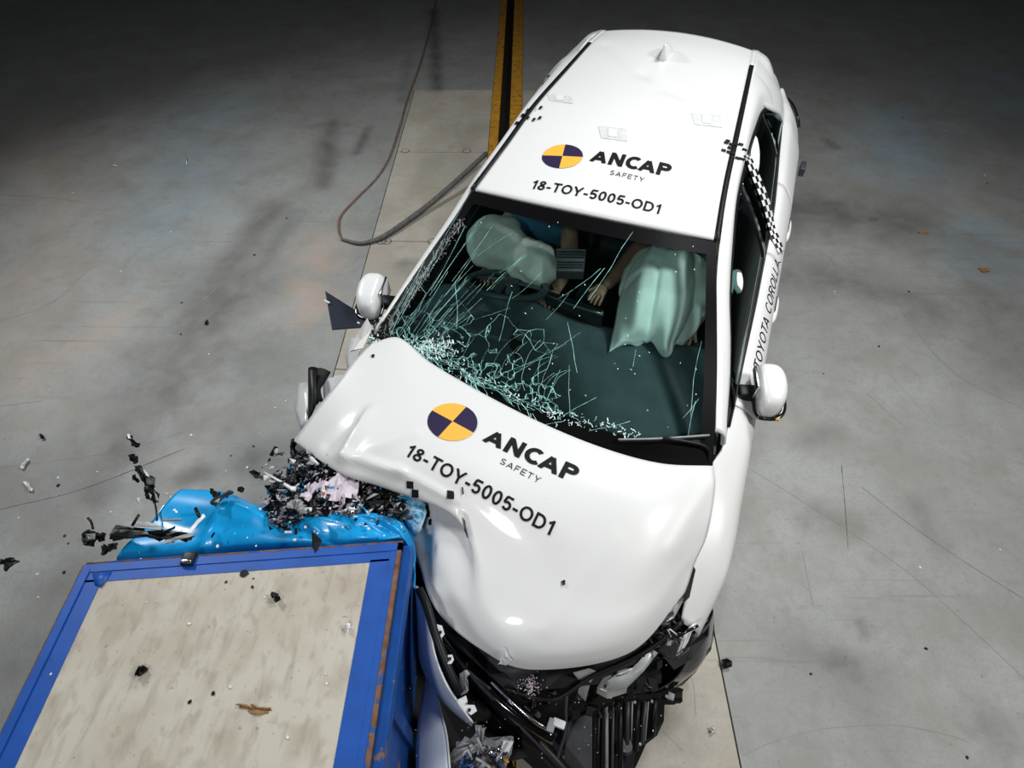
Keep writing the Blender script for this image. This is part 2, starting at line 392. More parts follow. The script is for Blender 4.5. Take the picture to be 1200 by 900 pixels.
def checker_mat(name, sx, sy):
    m, nt, b = nm(name); L = nt.links
    uv = N(nt, 'ShaderNodeUVMap'); mp = N(nt, 'ShaderNodeMapping'); mp.inputs['Scale'].default_value = (sx, sy, 1); L.new(uv.outputs[0], mp.inputs[0])
    ck = N(nt, 'ShaderNodeTexChecker'); ck.inputs['Scale'].default_value = 1; ck.inputs[1].default_value = (.8, .8, .8, 1); ck.inputs[2].default_value = (.01, .01, .01, 1)
    ad = N(nt, 'ShaderNodeVectorMath', operation='ADD'); ad.inputs[1].default_value = (0, 0, .5); L.new(mp.outputs[0], ad.inputs[0]); L.new(ad.outputs[0], ck.inputs[0])
    L.new(ck.outputs[0], b.inputs['Base Color']); b.inputs['Roughness'].default_value = .4
    return m
def swirl_mat():
    m, nt, b = nm('scraped blue and white paint'); L = nt.links
    tc = N(nt, 'ShaderNodeTexCoord'); n = N(nt, 'ShaderNodeTexNoise'); n.inputs['Scale'].default_value = 14; n.inputs['Distortion'].default_value = 2.5; n.inputs['Detail'].default_value = 3
    L.new(tc.outputs['Object'], n.inputs['Vector']); r = N(nt, 'ShaderNodeValToRGB'); e = r.color_ramp.elements
    e[0].position = .42; e[0].color = (.01, .36, .68, 1); e[1].position = .6; e[1].color = (.68, .80, .84, 1); L.new(n.outputs['Fac'], r.inputs[0])
    L.new(r.outputs[0], b.inputs['Base Color']); b.inputs['Roughness'].default_value = .35; return m
SWIRL = swirl_mat()

# ================================================================== SETTING: floor, track panels, trench
XL, XR, T0, T1, T2, T3, YE = -1.282, .998, -.340, -.248, -.129, .004, 7.335
def slab(bm, x0, x1, y0, y1, z0=-.06, z1=0): add_box(bm, ((x0+x1)/2, (y0+y1)/2, (z0+z1)/2), (x1-x0, y1-y0, z1-z0))
vs, fs = [], []
def span(a, b, st): n = max(1, int(round((b-a)/st))); return [a+(b-a)*i/n for i in range(n+1)]
YY = span(-4, -.5, .5)[:-1]+span(-.5, 8.5, .05)[:-1]+span(8.5, 18, .2)
top_grid(vs, fs, span(-14, -7, .5)[:-1]+span(-7, XL-.006, .05), YY); top_grid(vs, fs, span(XR+.006, 7, .05)[:-1]+span(7, 14, .5), YY)
Y2 = span(YE+.004, 18, .1)
top_grid(vs, fs, span(XL-.006, T0-.004, .06), Y2); top_grid(vs, fs, span(T3+.004, XR+.006, .06), Y2)
floor = mesh('floor', vs, fs, FLOORM, smooth=False, upward=(0, 0, 1)); stain_shade_attr(floor.data)
md = floor.modifiers.new('thick', 'SOLIDIFY'); md.thickness = .06; md.offset = -1
tag(floor, 'pale grey painted concrete hall floor with tyre marks', kind='structure')
box('floor_underlay', (0, 7, -.2), (28, 22, .1), PIT, floor)
ys = [7.335, 5.843, 4.30, 2.80, 1.30, -.20, -1.7, -3.2]
for y1, y0 in zip(ys, ys[1:]):
    for xa, xb in ((XL, T0-.004), (T3+.004, XR)):
        vs, fs = [], []; top_grid(vs, fs, span(xa+.002, xb-.002, .1), span(y0+.004, y1-.004, .1))
        o = mesh('floor_panel', vs, fs, PANELM, floor, smooth=False, upward=(0, 0, 1), thick=.05); stain_shade_attr(o.data)
for xa, xb in ((T0, T1), (T2, T3)):
    r = empty('guide_rail'); r.parent = floor
    for ya, yb in ((-4, 2.8), (2.803, 8.3), (8.32, 18)):
        bm = bmesh.new(); slab(bm, xa, xb, ya, yb-.01, -.15, .003); bmobj('rail_section', bm, YEL, r)
bm = bmesh.new(); slab(bm, T1-.01, T2+.01, -4, 18, -.15, -.09); bmobj('trench_bed', bm, PIT, floor)
SCR = {}
for a_ in (.2, .4, .6, .9): SCR[a_] = simple('floor scratch %d' % int(a_*100), tuple(x*(1-a_)+.03*a_ for x in (.40, .41, .40)), .6)
for pts_, wd, am in LINES:
    P_ = catmull([G(x, y) for x, y in pts_], 8*len(pts_)); vs, fs = [], []
    for i, p in enumerate(P_):
        d = (P_[min(i+1, len(P_)-1)]-P_[max(i-1, 0)]).normalized(); n_ = Vector((-d.y, d.x, 0))*wd*.5*random.uniform(.25, 1.0)
        vs += [p+n_+Vector((0, 0, .0012)), p-n_+Vector((0, 0, .0012))]
    fs = [(2*i, 2*i+1, 2*i+3, 2*i+2) for i in range(len(P_)-1)]
    o = mesh('floor_scratch', vs, fs, SCR[min(SCR, key=lambda q: abs(q-am))], floor, smooth=False, upward=(0, 0, 1))
for px, py in ((475, 177), (547, 177), (447, 283), (507, 283), (453, 283)):
    p = G(px, py); bm = bmesh.new()
    bmesh.ops.create_cone(bm, cap_ends=False, segments=20, radius1=.045, radius2=.038, depth=.004, matrix=Matrix.Translation((p.x, p.y, .002)))
    bmobj('lifting_ring', bm, RUST, floor)

# ================================================================== BARRIER
BX0, BX1, BYF, BZ = -1.575, -.425, .985, 1.0
bar = empty('barrier_block', loc=(-1.0, 0, 0), rz=0)
tag(bar, 'large impact barrier block with scuffed beige top board and blue taped rim', 'barrier')
BO = Vector((-1.0, 0, 0))
def bl(x, y, z): return Vector((x, y, z))-BO
A_ = G(101, 663, BZ); B_ = G(472, 637, BZ)          # front rim corners
A_.z = B_.z = 0
dirx = (B_-A_).normalized(); diry = Vector((dirx.y, -dirx.x, 0)); 
if diry.y > 0: diry = -diry
wid = (B_-A_).length
A2 = G(-60, 990, BZ); 
def BP(s, t, z): return A_-BO+dirx*s*wid+Vector((-.0, -1, 0))*t+Vector((.05*(1-s)*t*.3, 0, z))
# body
vs = [BP(0, 0, .02), BP(1, 0, .02), BP(1, 2.4, .02), BP(0, 2.4, .02), BP(0, 0, BZ-.012), BP(1, 0, BZ-.012), BP(1, 2.4, BZ-.012), BP(0, 2.4, BZ-.012)]
fs = [(0, 1, 5, 4), (1, 2, 6, 5), (2, 3, 7, 6), (3, 0, 4, 7), (4, 5, 6, 7), (3, 2, 1, 0)]
mesh('block_body', vs, fs, BLUEP, bar, smooth=False)
def plate(name, s0, s1, t0, t1, z0, z1, m, jit=0):
    vs = [BP(s0, t0, z0), BP(s1, t0, z0), BP(s1, t1, z0), BP(s0, t1, z0), BP(s0, t0, z1), BP(s1, t0, z1), BP(s1, t1, z1), BP(s0, t1, z1)]
    return mesh(name, vs, fs, m, bar, smooth=False)
plate('top_board', .04, .955, .03, 2.35, BZ-.012, BZ+.004, BOARD)
plate('rim_strip', 0, 1, 0, .03, BZ-.012, BZ+.010, BLUET); plate('rim_strip', 0, .025, .02, 2.4, BZ-.012, BZ+.012, BLUET)
plate('rim_strip', .965, .985, .02, 2.4, BZ-.012, BZ+.008, BLUET); plate('rusty_edge', .986, 1.0, .0, 2.4, BZ-.02, BZ+.010, RUST)
plate('tape_strip', .0, 1.0, .022, .068, BZ+.003, BZ+.0065, BLUET); plate('tape_strip', .025, .075, .06, 2.4, BZ+.003, BZ+.0065, BLUET)
plate('tape_strip', .905, .965, .06, 2.4, BZ+.003, BZ+.0065, BLUET)
mesh('tape_strip', [G(*p)-BO for p in ((108, 672, BZ+.009), (131, 670, BZ+.009), (119, 688, BZ+.009), (111, 686, BZ+.009))], [(0, 1, 2, 3)], BLUET, bar, thick=.002, upward=(0, 0, 1))
tube('rusty_edge', [BP(-.004, .0, BZ+.002), BP(-.004, 2.4, BZ+.002)], .006, RUST, bar, n=2)
tube('rusty_edge', [BP(0, -.006, BZ), BP(1, -.006, BZ)], .006, RUST, bar, n=2)
# vertical channels on the side face
for t, wdt in ((.5, .05), (1.3, .05)):
    plate('side_batten', 1.0, 1.018, t, t+wdt, .05, BZ-.05, BLUEP)
plate('side_flange', 1.0, 1.03, .0, 2.4, BZ-.09, BZ-.02, BLUEP)
plate('side_flange', 1.0, 1.03, .0, 2.4, .05, .12, BLUEP)
bk = G(223, 657, BZ)-BO
o = box('clamp', bk+Vector((0, 0, .014)), (.045, .05, .018), BLACK, bar, bev=.004); tag(o, 'black clamp on the front rim')
o = box('clamp', bk+Vector((0, -.015, .026)), (.036, .014, .006), CHROME, bar, bev=.002)
sheet('torn_tab', [G(365, 622, BZ+.03)-BO, G(377, 633, BZ+.02)-BO, G(369, 649, BZ+.01)-BO, G(366, 640, BZ+.01)-BO], BLACK, bar)
p = G(286, 672, BZ+.006)-BO
bm = bmesh.new(); bmesh.ops.create_cone(bm, cap_ends=True, segments=18, radius1=.014, radius2=.014, depth=.005, matrix=Matrix.Translation(p)); bmobj('bolt_hole', bm, PIT, bar)
# deformable blue face (crushed)
Z8 = .86
fg = [
 [(212, 573, .84), (262, 577, .86), (300, 592, .88), (345, 598, .80), (395, 596, .80), (432, 600, .86), (466, 606, .85), (484, 626, .70)],
 [(190, 596, .84), (245, 600, .88), (292, 606, .93), (345, 606, .88), (390, 602, .90), (432, 604, .92), (468, 613, .90), (487, 640, .78)],
 [(165, 622, .85), (235, 622, .85), (285, 622, .90), (340, 622, .90), (395, 614, .91), (440, 615, .90), (470, 623, .90), (487, 655, .80)],
 [(138, 652, .86), (225, 646, .84), (285, 640, .87), (345, 637, .88), (400, 636, .89), (445, 632, .90), (474, 634, .90), (487, 668, .82)],
 [(140, 660, .80), (225, 656, .80), (285, 650, .80), (345, 648, .80), (400, 646, .80), (445, 643, .80), (474, 642, .80), (485, 690, .80)]]
pts = patch_pts([[G(*p)-BO for p in r] for r in fg], 60, 110)
for i, r in enumerate(pts):
    for j, p in enumerate(r):
        s = j/110; t = i/60
        k = max(0, (s-.25))*math.sin(math.pi*min(1, t*1.1))
        p.z += .018*k*math.sin(s*34+t*7)+.012*k*math.sin(s*19-t*15)+.008*math.sin(t*12+s*4)*(1-s)
def fold(x0, y0, x1, y1, amp, wd):
    a = G(x0, y0, .88)-BO; b = G(x1, y1, .88)-BO; a2 = Vector((a.x, a.y)); d = Vector((b.x, b.y))-a2
    for r in pts:
        for q in r:
            w2 = Vector((q.x, q.y))-a2; t = max(0, min(1, w2.dot(d)/d.dot(d))); q.z += amp*math.exp(-((w2-d*t).length/wd))*math.sin(math.pi*(.15+.7*t))
for f_ in ((262, 600, 228, 650, .03, .03), (300, 603, 420, 620, .028, .02), (392, 606, 450, 626, .024, .016), (420, 604, 474, 616, .02, .014), (330, 618, 400, 640, -.02, .02), (440, 612, 470, 632, -.018, .014), (270, 590, 310, 612, .03, .025), (360, 612, 385, 640, .014, .012)): fold(*f_)
face = grid_mesh('deformable_face', pts, CYAN, bar, thick=.006); tag(face, 'crushed bright blue sheet-metal face on the barrier front')
# honeycomb body under the sheet
vs = [(x, y, z) for z in (.22, .72) for x, y in ((-1.62, 1.0), (-.5, 1.0), (-.5, 1.22), (-1.58, 1.32))]
o = mesh('honeycomb_core', [bl(*v) for v in vs], [(0, 1, 2, 3), (4, 5, 6, 7), (0, 1, 5, 4), (1, 2, 6, 5), (2, 3, 7, 6), (3, 0, 4, 7)], CYAN, bar, smooth=False)
pts = patch_pts([[G(212, 573, .84)-BO+Vector((0, .0, 0)), G(300, 592, .86)-BO, G(395, 598, .80)-BO, G(484, 626, .72)-BO],
                 [G(212, 573, .84)-BO+Vector((0, .03, -.3)), G(300, 592, .86)-BO+Vector((0, .0, -.3)), G(395, 598, .80)-BO+Vector((0, -.04, -.3)), G(484, 626, .72)-BO+Vector((0, 0, -.3))],
                 [G(212, 573, .84)-BO+Vector((0, 0, -.62)), G(300, 592, .86)-BO+Vector((0, 0, -.62)), G(395, 598, .80)-BO+Vector((0, 0, -.62)), G(484, 626, .72)-BO+Vector((0, 0, -.5))]], 14, 30)
grid_mesh('face_front_sheet', pts, CYAN, bar, thick=.005, upward=(0, 1, 0))
#CARBEGIN
# ================================================================== CAR
car = empty('hatchback_car', mat=CARM)
tag(car, 'white crashed hatchback car with crumpled bonnet and black lettering', 'car')
def I(u, tab, k):
    return float(np.interp(u, [t[0] for t in tab], [t[k] for t in tab]))
STR_R = [(.33, .49, 1.325), (.62, .497, 1.36), (1.538, .522, 1.405), (1.85, .53, 1.402), (2.29, .56, 1.372)]
STR_L = [(.33, -.49, 1.325), (.60, -.513, 1.36), (1.462, -.584, 1.405), (1.85, -.603, 1.402), (2.30, -.645, 1.372)]
# ---- roof
grid = []
for u in (.345, .6, 1.05, 1.5, 1.95, 2.29):
    a = (I(u, STR_L, 1), I(u, STR_L, 2)); b = (I(u, STR_R, 1), I(u, STR_R, 2)); row = []
    for s in (0, .12, .3, .5, .7, .88, 1):
        bow = 1-(2*s-1)**2
        uu = u+(.05*bow if u > 2.2 else 0)-(.035*bow if u < .4 else 0)
        row.append(W(uu, a[0]+(b[0]-a[0])*s, a[1]+(b[1]-a[1])*s+.035*bow))
    grid.append(row)
pts = patch_pts(grid, 60, 60)
def segd(p, a, b):
    a = Vector((a.x, a.y)); b = Vector((b.x, b.y)); q = Vector((p.x, p.y)); d = b-a
    t = max(0, min(1, (q-a).dot(d)/d.dot(d))); return (q-a-d*t).length
def ridge(pts, a, b, amp, wd):
    for r in pts:
        for p in r: p.z += amp*math.exp(-(segd(p, a, b)/wd)**2)
ridge(pts, C(710, 52, 1.38), C(755, 85, 1.42), -.007, .05); ridge(pts, C(755, 85, 1.42), C(835, 128, 1.42), -.008, .05)
ridge(pts, C(770, 105, 1.42), C(800, 112, 1.42), -.006, .03)
roof = grid_mesh('roof', pts, WHITE, car, thick=.02)
# sharkfin
b0 = C(779, 66, 1.40)
bm = bmesh.new(); prof = []
for (x, z, hw) in ((-.10, 0, .034), (-.07, .035, .026), (-.01, .075, .016), (.07, .11, .006), (.085, .106, .005), (.078, .03, .014), (.07, 0, .024)):
    prof.append((bm.verts.new(b0+Vector((-hw, x*-1 if False else -x, z))), bm.verts.new(b0+Vector((hw, -x, z)))))
for (a, b), (c, d) in zip(prof, prof[1:]): bm.faces.new((a, b, d, c))
bm.faces.new([p_[0] for p_ in prof]); bm.faces.new([p_[1] for p_ in prof][::-1])
for p_ in prof:
    pass
fin = bmobj('roof_antenna', bm, WHITEB, car, True); fin['label'] = 'white shark fin antenna'
fin.modifiers.new('bevel', 'BEVEL').width = .004
# ---- side frames (cant rail, A pillar, C pillar)
TOP = [(.30, .62, 1.22), (.40, .66, 1.22), (.56, .785, 1.04), (.72, .715, 1.17), (.88, .645, 1.25), (1.17, .623, 1.29), (1.47, .614, 1.32), (1.89, .618, 1.32), (2.2, .656, 1.27), (2.45, .70, 1.20), (2.655, .756, 1.12), (2.85, .80, 1.05), (2.99, .823, 1.00), (3.1, .845, .96)]
BELT = [(.13, .76, .96), (.30, .79, .98), (.56, .803, 1.0), (.72, .815, .99), (.88, .825, .985), (1.17, .845, .975), (1.47, .862, .96), (1.89, .862, .955), (2.2, .862, .952), (2.45, .858, .95), (2.655, .856, .94), (2.85, .855, .935), (2.99, .852, .93), (3.2, .845, .935)]
def vs_side(side, v, k): return v if side > 0 else -(v+k)
def strip_pt(side, u):
    T = STR_R if side > 0 else STR_L
    if u <= 2.29: return W(u, I(u, T, 1)+side*.028, I(u, T, 2)-.004)
    A = W(2.29, .575, 1.365) if side > 0 else W(2.30, -.66, 1.365); B = W(3.23, .815, .98) if side > 0 else W(3.12, -.895, 1.015)
    return A.lerp(B, (u-2.29)/(3.23-2.29))
for side in (1, -1):
    rows = []
    for u in (.33, .56, .72, .88, 1.17, 1.47, 1.89, 2.2, 2.45, 2.655, 2.85, 3.0, 3.1):
        a = strip_pt(side, u)
        tz = I(u, TOP, 2); tv = I(u, TOP, 1)
        b = W(u, vs_side(side, tv, .06), tz)
        if u < .5: b = W(u, vs_side(side, .66, .02), 1.2)
        m_ = a.lerp(b, .5)+Vector((side*.015, 0, .022 if u > .6 else .02)); q = a.lerp(b, .12)+Vector((0, 0, .012))
        b2 = b+Vector((-side*.012, 0, -.02))
        rows.append([a+Vector((0, 0, -.012)), a, q, m_, b, b2])
    o = patch('side_frame', rows, 60, 18, WHITE, car, thick=.012)
    # drip strip
    A = [W(u, I(u, (STR_R if side > 0 else STR_L), 1)+side*.002, I(u, (STR_R if side > 0 else STR_L), 2)+.001) for u in (.60, 1.0, 1.5, 1.9, 2.29)]
    B = [p_+Vector((side*.026, 0, -.001)) for p_ in A]
    ribbon('roof_strip', A, B, BLACK, car, 30, 1)
    A = [W(u, I(u, (STR_R if side > 0 else STR_L), 1)-side*.001, I(u, (STR_R if side > 0 else STR_L), 2)) for u in (.33, .42, .5, .61)]
    ribbon('roof_seam_panel', A, [p_+Vector((side*.034, 0, -.001)) for p_ in A], WHITE, car, 8, 1)
# windscreen side seals (black line between pillar and glass)
# ---- side body panels
def side_row(side, u):
    bv, bz = I(u, BELT, 1), I(u, BELT, 2)
    if u > 3.2:
        bz = I(u, [(3.2, 0, .945), (3.45, 0, .895), (3.6, 0, .855), (3.72, 0, .80), (3.86, 0, .73)], 2)
    if side > 0 and u > 3.1:
        bv = I(u, [(3.1, .835), (3.28, .82), (3.45, .815), (3.6, .835), (3.75, .845)], 1) if False else float(np.interp(u, [3.1, 3.28, 3.45, 3.6, 3.7, 3.85], [.82, .795, .79, .80, .835, .85]))
    sv = float(np.interp(u, [.0, .13, .30, .56, 1.1, 2.25, 3.1, 3.45, 3.6, 3.72, 3.8], [.80, .89, .945, .98, .99, .985, .985, .985, .975, .955, .93]))
    flare = .0
    for uc in (.93, 3.5): flare = max(flare, .018*math.exp(-((u-uc)/.3)**2))
    f = lambda v, k: vs_side(side, v, k)
    kk = .045; ks = -.015
    sh = -.5*0
    P_ = [W(u, f(bv-.012, kk), bz-.004), W(u, f(bv, kk), bz), W(u, f(bv+(sv-bv)*.35, kk*.6), bz-.018), W(u, f(bv+(sv-bv)*.78, .01), min(.87, bz-.045)), W(u, f(sv, ks), min(.775, bz-.09)), W(u, f(sv-.012+flare, ks), .62), W(u, f(sv-.02+flare, ks), .48), W(u, f(sv-.045, ks), .30), W(u, f(sv-.10, ks), .20)]
    return P_
def side_panel(name, side, us, nr=None):
    rows = [side_row(side, u) for u in us]
    def keep(c):
        u = 2-c.y
        for uc in (.93, 3.5):
            if (u-uc)**2+(c.z-.34)**2 < .375**2: return False
        return True
    P_ = patch_pts(rows, nr or max(8, int((us[-1]-us[0])*34)), 34)
    for r in P_:
        for q in r:
            u = 2-q.y
            for uc in (.93, 3.5):
                d = math.hypot(u-uc, q.z-.34)
                if .33 < d < .405 and q.z > .2: q.y = 2-(uc+(u-uc)*.375/d); q.z = .34+(q.z-.34)*.375/d
    return grid_mesh(name, P_, WHITE, car, thick=.012, upward=(side, 0, .2), keep=keep)
quarter = side_panel('quarter_panel', 1, [.03, .13, .3, .45, .56, .72, .88, 1.02, 1.17])
rdoor = side_panel('rear_door', 1, [1.178, 1.4, 1.6, 1.795])
fdoor = side_panel('front_door', 1, [1.803, 2.0, 2.25, 2.5, 2.75, 2.86])
fender = side_panel('front_fender', 1, [2.868, 2.99, 3.1, 3.28, 3.45, 3.6, 3.72, 3.84])
fdoor['label'] = 'front door lettered along its window edge'
side_panel('quarter_panel', -1, [.03, .13, .3, .45, .56, .72, .88, 1.02, 1.17])
side_panel('rear_door', -1, [1.178, 1.4, 1.6, 1.795])
ldoor = side_panel('front_door', -1, [1.803, 2.0, 2.25, 2.5, 2.75, 2.86])
# C pillar skins from side frame down to the quarter panel and tailgate edge
for side in (1, -1):
    rows = []
    for k in range(6):
        u0 = .33+.24*k/5
        rows.append(None)
    f = lambda v, kk_=.03: vs_side(side, v, kk_ if side < 0 else 0)
    rows = [[W(.33, f(.52, -.0), 1.31), W(.30, f(.60), 1.235), W(.22, f(.69), 1.12), W(.13, f(.765), .965)],
            [W(.45, f(.525), 1.335), W(.42, f(.625), 1.25), W(.34, f(.715), 1.12), W(.25, f(.79), .97)],
            [W(.60, f(.528), 1.355), W(.58, f(.64), 1.26), W(.46, f(.745), 1.12), W(.42, f(.805), .99)],
            [W(.90, f(.54), 1.365), W(.86, f(.655), 1.255), W(.66, f(.765), 1.11), W(.57, f(.812), 1.0)]]
    patch('rear_pillar', rows, 20, 20, WHITE, car, thick=.01, upward=(side, 0, 1))
# tailgate, rear glass, bumper
f0 = [(-.50, 1.315), (-.25, 1.345), (0, 1.352), (.25, 1.345), (.50, 1.315)]
rows = [[W(.345-.03*(1-(v/.5)**2), v, z) for v, z in f0], [W(.29-.03*(1-(v/.5)**2), v*1.02, z-.03) for v, z in f0], [W(.27, v*1.2, 1.2) for v, z in f0], [W(.10, v*1.42, .98) for v, z in f0], [W(.04, v*1.5, .92) for v, z in f0]]
patch('rear_window', rows[1:4], 10, 16, GLOSSB, car, thick=.01, upward=(0, 1, 0)); patch('spoiler', [rows[0], [p_+Vector((0, .04, -.012)) for p_ in rows[0]], rows[1]], 8, 20, WHITE, car, thick=.01)
patch('tailgate', [[W(.10, v*1.5, .98) for v, z in f0], [W(.03, v*1.62, .86) for v, z in f0], [W(.03, v*1.6, .6) for v, z in f0]], 10, 16, WHITE, car, thick=.015, upward=(0, 1, 0))
patch('rear_bumper', [[W(.03+.12*(v/.5)**4*.3, v*1.62, .60) for v, z in f0], [W(-.06+.10*(v/.5)**2, v*1.76, .52) for v, z in f0], [W(-.05+.10*(v/.5)**2, v*1.76, .34) for v, z in f0], [W(.08, v*1.6, .22) for v, z in f0]], 12, 20, WHITE, car, thick=.015, upward=(0, 1, 0))
for side in (1, -1):
    tl = patch('tail_lamp', [[W(.07, side*.62, .93), W(.06, side*.76, .92), W(.12, side*.85, .895), W(.26, side*.905, .875)], [W(.03, side*.62, .82), W(.03, side*.78, .81), W(.09, side*.885, .80), W(.25, side*.935, .81)]], 6, 14, GLOSSB, car, thick=.02, upward=(side, 1, 0), off=1)
# side marker box
p_ = C(942, 198, .70); o = box('marker_box', (p_.x-.01, p_.y, .70), (.035, .10, .06), DARKG, car, bev=.004); o['label'] = 'small dark box fixed to the car flank'
# ---- windows
for side in (1, -1):
    tp = lambda u: W(u, vs_side(side, I(u, TOP, 1)-.004, .06), I(u, TOP, 2)-.006)
    bt = lambda u: W(u, vs_side(side, I(u, BELT, 1)-.004, .045), I(u, BELT, 2)+.004)
    def win(name, us, par):
        us = list(us); A = [tp(u) for u in us]; B = [bt(u) for u in us]
        return ribbon(name, A, B, SIDEG, par, 14, 6, .004, (side, 0, .3), (side*.015, 0, 0))
    win('quarter_window', (.575, .66, .76, .88), car); win('rear_door_window', (.90, 1.1, 1.3, 1.5, 1.72), rdoor if side > 0 else None or car); win('front_door_window', (1.80, 2.0, 2.3, 2.6, 2.86), fdoor if side > 0 else ldoor)
    us = (.56, .64, .72, .88, 1.17, 1.47, 1.89, 2.2, 2.45, 2.655, 2.85, 2.99)
    A = [tp(u)+Vector((side*.004, 0, .004)) for u in us]; B = [tp(u).lerp(bt(u), .06)+Vector((side*.008, 0, 0)) for u in us]
    ribbon('window_seal', A, B, BLACK, car, 40, 1, .006, (side, 0, .3))
    A = [bt(u)+Vector((side*.006, 0, .002)) for u in us]; B = [bt(u).lerp(tp(u), .085)+Vector((side*.006, 0, 0)) for u in us]
    ribbon('window_seal', A, B, BLACK, car, 40, 1, .008, (side, 0, .3))
    for ua, ub, wd, nme in ((1.72, 1.80, .09, 'door_pillar'), (.90, 1.0, .018, 'window_divider'), (2.80, 2.87, .03, 'window_divider')):
        A = [tp(ua)+Vector((side*.006, 0, 0)), tp(ua).lerp(bt(ub), .5)+Vector((side*.017, 0, 0)), bt(ub)+Vector((side*.006, 0, 0))]
        B = [tp(ua+wd)+Vector((side*.006, 0, 0)), tp(ua+wd).lerp(bt(ub+wd), .5)+Vector((side*.017, 0, 0)), bt(ub+wd)+Vector((side*.006, 0, 0))]
        ribbon(nme, A, B, GLOSSB if wd > .05 else BLACK, car, 10, 2, .008, (side, 0, .3))
    A = [tp(2.87), tp(2.93), tp(2.99)]; B = [bt(2.87), bt(2.93), bt(2.99)]
    ribbon('mirror_sail', A, B, BLACK, car, 6, 2, .008, (side, 0, .3))
# door handles
for u, par in ((2.02, fdoor), (1.33, rdoor)):
    vv = 1.0 
    o = tube('door_handle', [W(u-.11, vv-.03, .765), W(u-.06, vv-.012, .765), W(u+.06, vv-.012, .762), W(u+.11, vv-.03, .76)], .02, WHITEB, par, 16, 8)
    box('handle_recess', W(u-.02, vv-.012, .775), (.004, .12, .05), BLACK, par)
# ---- windscreen
wsg = [[W(2.295, -.655, 1.362), W(2.335, -.33, 1.388), W(2.35, 0, 1.395), W(2.335, .3, 1.385), W(2.288, .572, 1.362)],
       [W(2.57, -.725, 1.262), W(2.67, -.37, 1.292), W(2.69, 0, 1.30), W(2.675, .34, 1.288), W(2.61, .655, 1.252)],
       [W(2.85, -.81, 1.145), W(3.0, -.42, 1.160), W(3.03, 0, 1.162), W(3.01, .39, 1.152), W(2.93, .74, 1.118)],
       [W(3.12, -.89, 1.01), W(3.30, -.47, 1.005), W(3.36, 0, 1.0), W(3.35, .44, .985), W(3.25, .812, .965)]]
WP = patch_pts(wsg, 48, 64)
# shattered, pushed in corner
for r in WP:
    for q in r:
        d = (q-C(520, 415, 1.08)).length; q.z -= .03*math.exp(-(d/.22)**2)*(1+.5*random.random()*0)
ws = grid_mesh('windscreen', WP, WSG, car)
wsb = bvh_of(ws)
camL = CARI @ EYE; RL = CARI.to_3x3()
def hit(bvh, px, py, off=.003):
    h = bvh.ray_cast(camL, (RL @ ray(px, py)).normalized())
    return None if h[0] is None else h[0]+h[1]*off*(1 if h[1].z > 0 else -1)
def crack_net(name, paths, m, par, bvh, label=None):
    vs, fs = [], []
    for P_, wd in paths:
        last = None
        for i, (x, y) in enumerate(P_):
            h = hit(bvh, x, y)
            if h is None: last = None; continue
            if last is not None:
                t = (h-last[0]); 
                if t.length < 1e-5 or t.length > .2: last = (h,); continue
                s = t.normalized().cross(Vector((0, .38, .92))).normalized()*wd*(.5+random.random())/2
                k = len(vs); vs += [last[0]-s, last[0]+s, h+s, h-s]; fs.append((k, k+1, k+2, k+3))
            last = (h,)
    o = mesh(name, vs, fs, m, par, smooth=False); o['kind'] = 'stuff'
    if label: o['label'] = label
    return o
def wander(x, y, ang, n, step, turn):
    P_ = [(x, y)]
    for i in range(n):
        ang += random.uniform(-turn, turn); x += math.cos(ang)*step*random.uniform(.6, 1.4); y -= math.sin(ang)*step*random.uniform(.6, 1.4); P_.append((x, y))
    return P_
paths = []
def seg_path(x, y, ang, ln, kinks=2, dev=.12):
    P_ = [(x, y)]
    for i in range(kinks):
        ang += random.uniform(-dev, dev); n = max(1, int(ln/kinks/6))
        for j in range(n): x += math.cos(ang)*ln/kinks/n; y -= math.sin(ang)*ln/kinks/n; P_.append((x, y))
    return P_
for i in range(38):                          # long straight streaks rising along the left edge
    t = random.random()**1.5; e = random.random()
    x0, y0 = 447+75*t, 398-2*t; s0 = random.uniform(0, 110)*random.random(); a = math.radians(61-16*t+random.gauss(0, 2.5))
    x0 += math.cos(a)*s0; y0 -= math.sin(a)*s0; paths.append((seg_path(x0, y0, a, random.uniform(25, 120)*(1-.45*t), 3, .05), random.choice((.0007, .0009, .0011, .0016))))
pts_ = []
for i in range(330):                         # net of cells along the torn lower edge, thinning upward
    t = random.random()**1.15; pts_.append((464+192*t+random.gauss(0, 3), 401+85*t-abs(random.gauss(0, 13+9*math.sin(3*t)))+2))
for i in range(40):
    t = random.random(); pts_.append((480+180*t, 380+70*t-random.uniform(0, 55)))
seen = set()
for i, p in enumerate(pts_):
    near = sorted(range(len(pts_)), key=lambda k: (pts_[k][0]-p[0])**2+(pts_[k][1]-p[1])**2)[1:random.choice((3, 4, 4, 5))]
    for k in near:
        if (k, i) in seen or (i, k) in seen: continue
        seen.add((i, k)); q = pts_[k]; l = math.hypot(q[0]-p[0], q[1]-p[1])
        if l > 26: continue
        m_ = ((p[0]+q[0])/2+random.gauss(0, l*.08), (p[1]+q[1])/2+random.gauss(0, l*.08)); paths.append(([p, m_, q], random.choice((.0006, .0008, .0011, .0018))*(1.3 if l < 9 else 1)))
for i in range(70):                          # dense bundle parallel to the edge
    t = random.random(); x0 = 468+165*t; y0 = 404+79*t+random.gauss(-2, 3.5)
    paths.append((seg_path(x0, y0, -.44+random.gauss(0, .22), random.uniform(10, 32), 3, .5), random.uniform(.0008, .0024)))
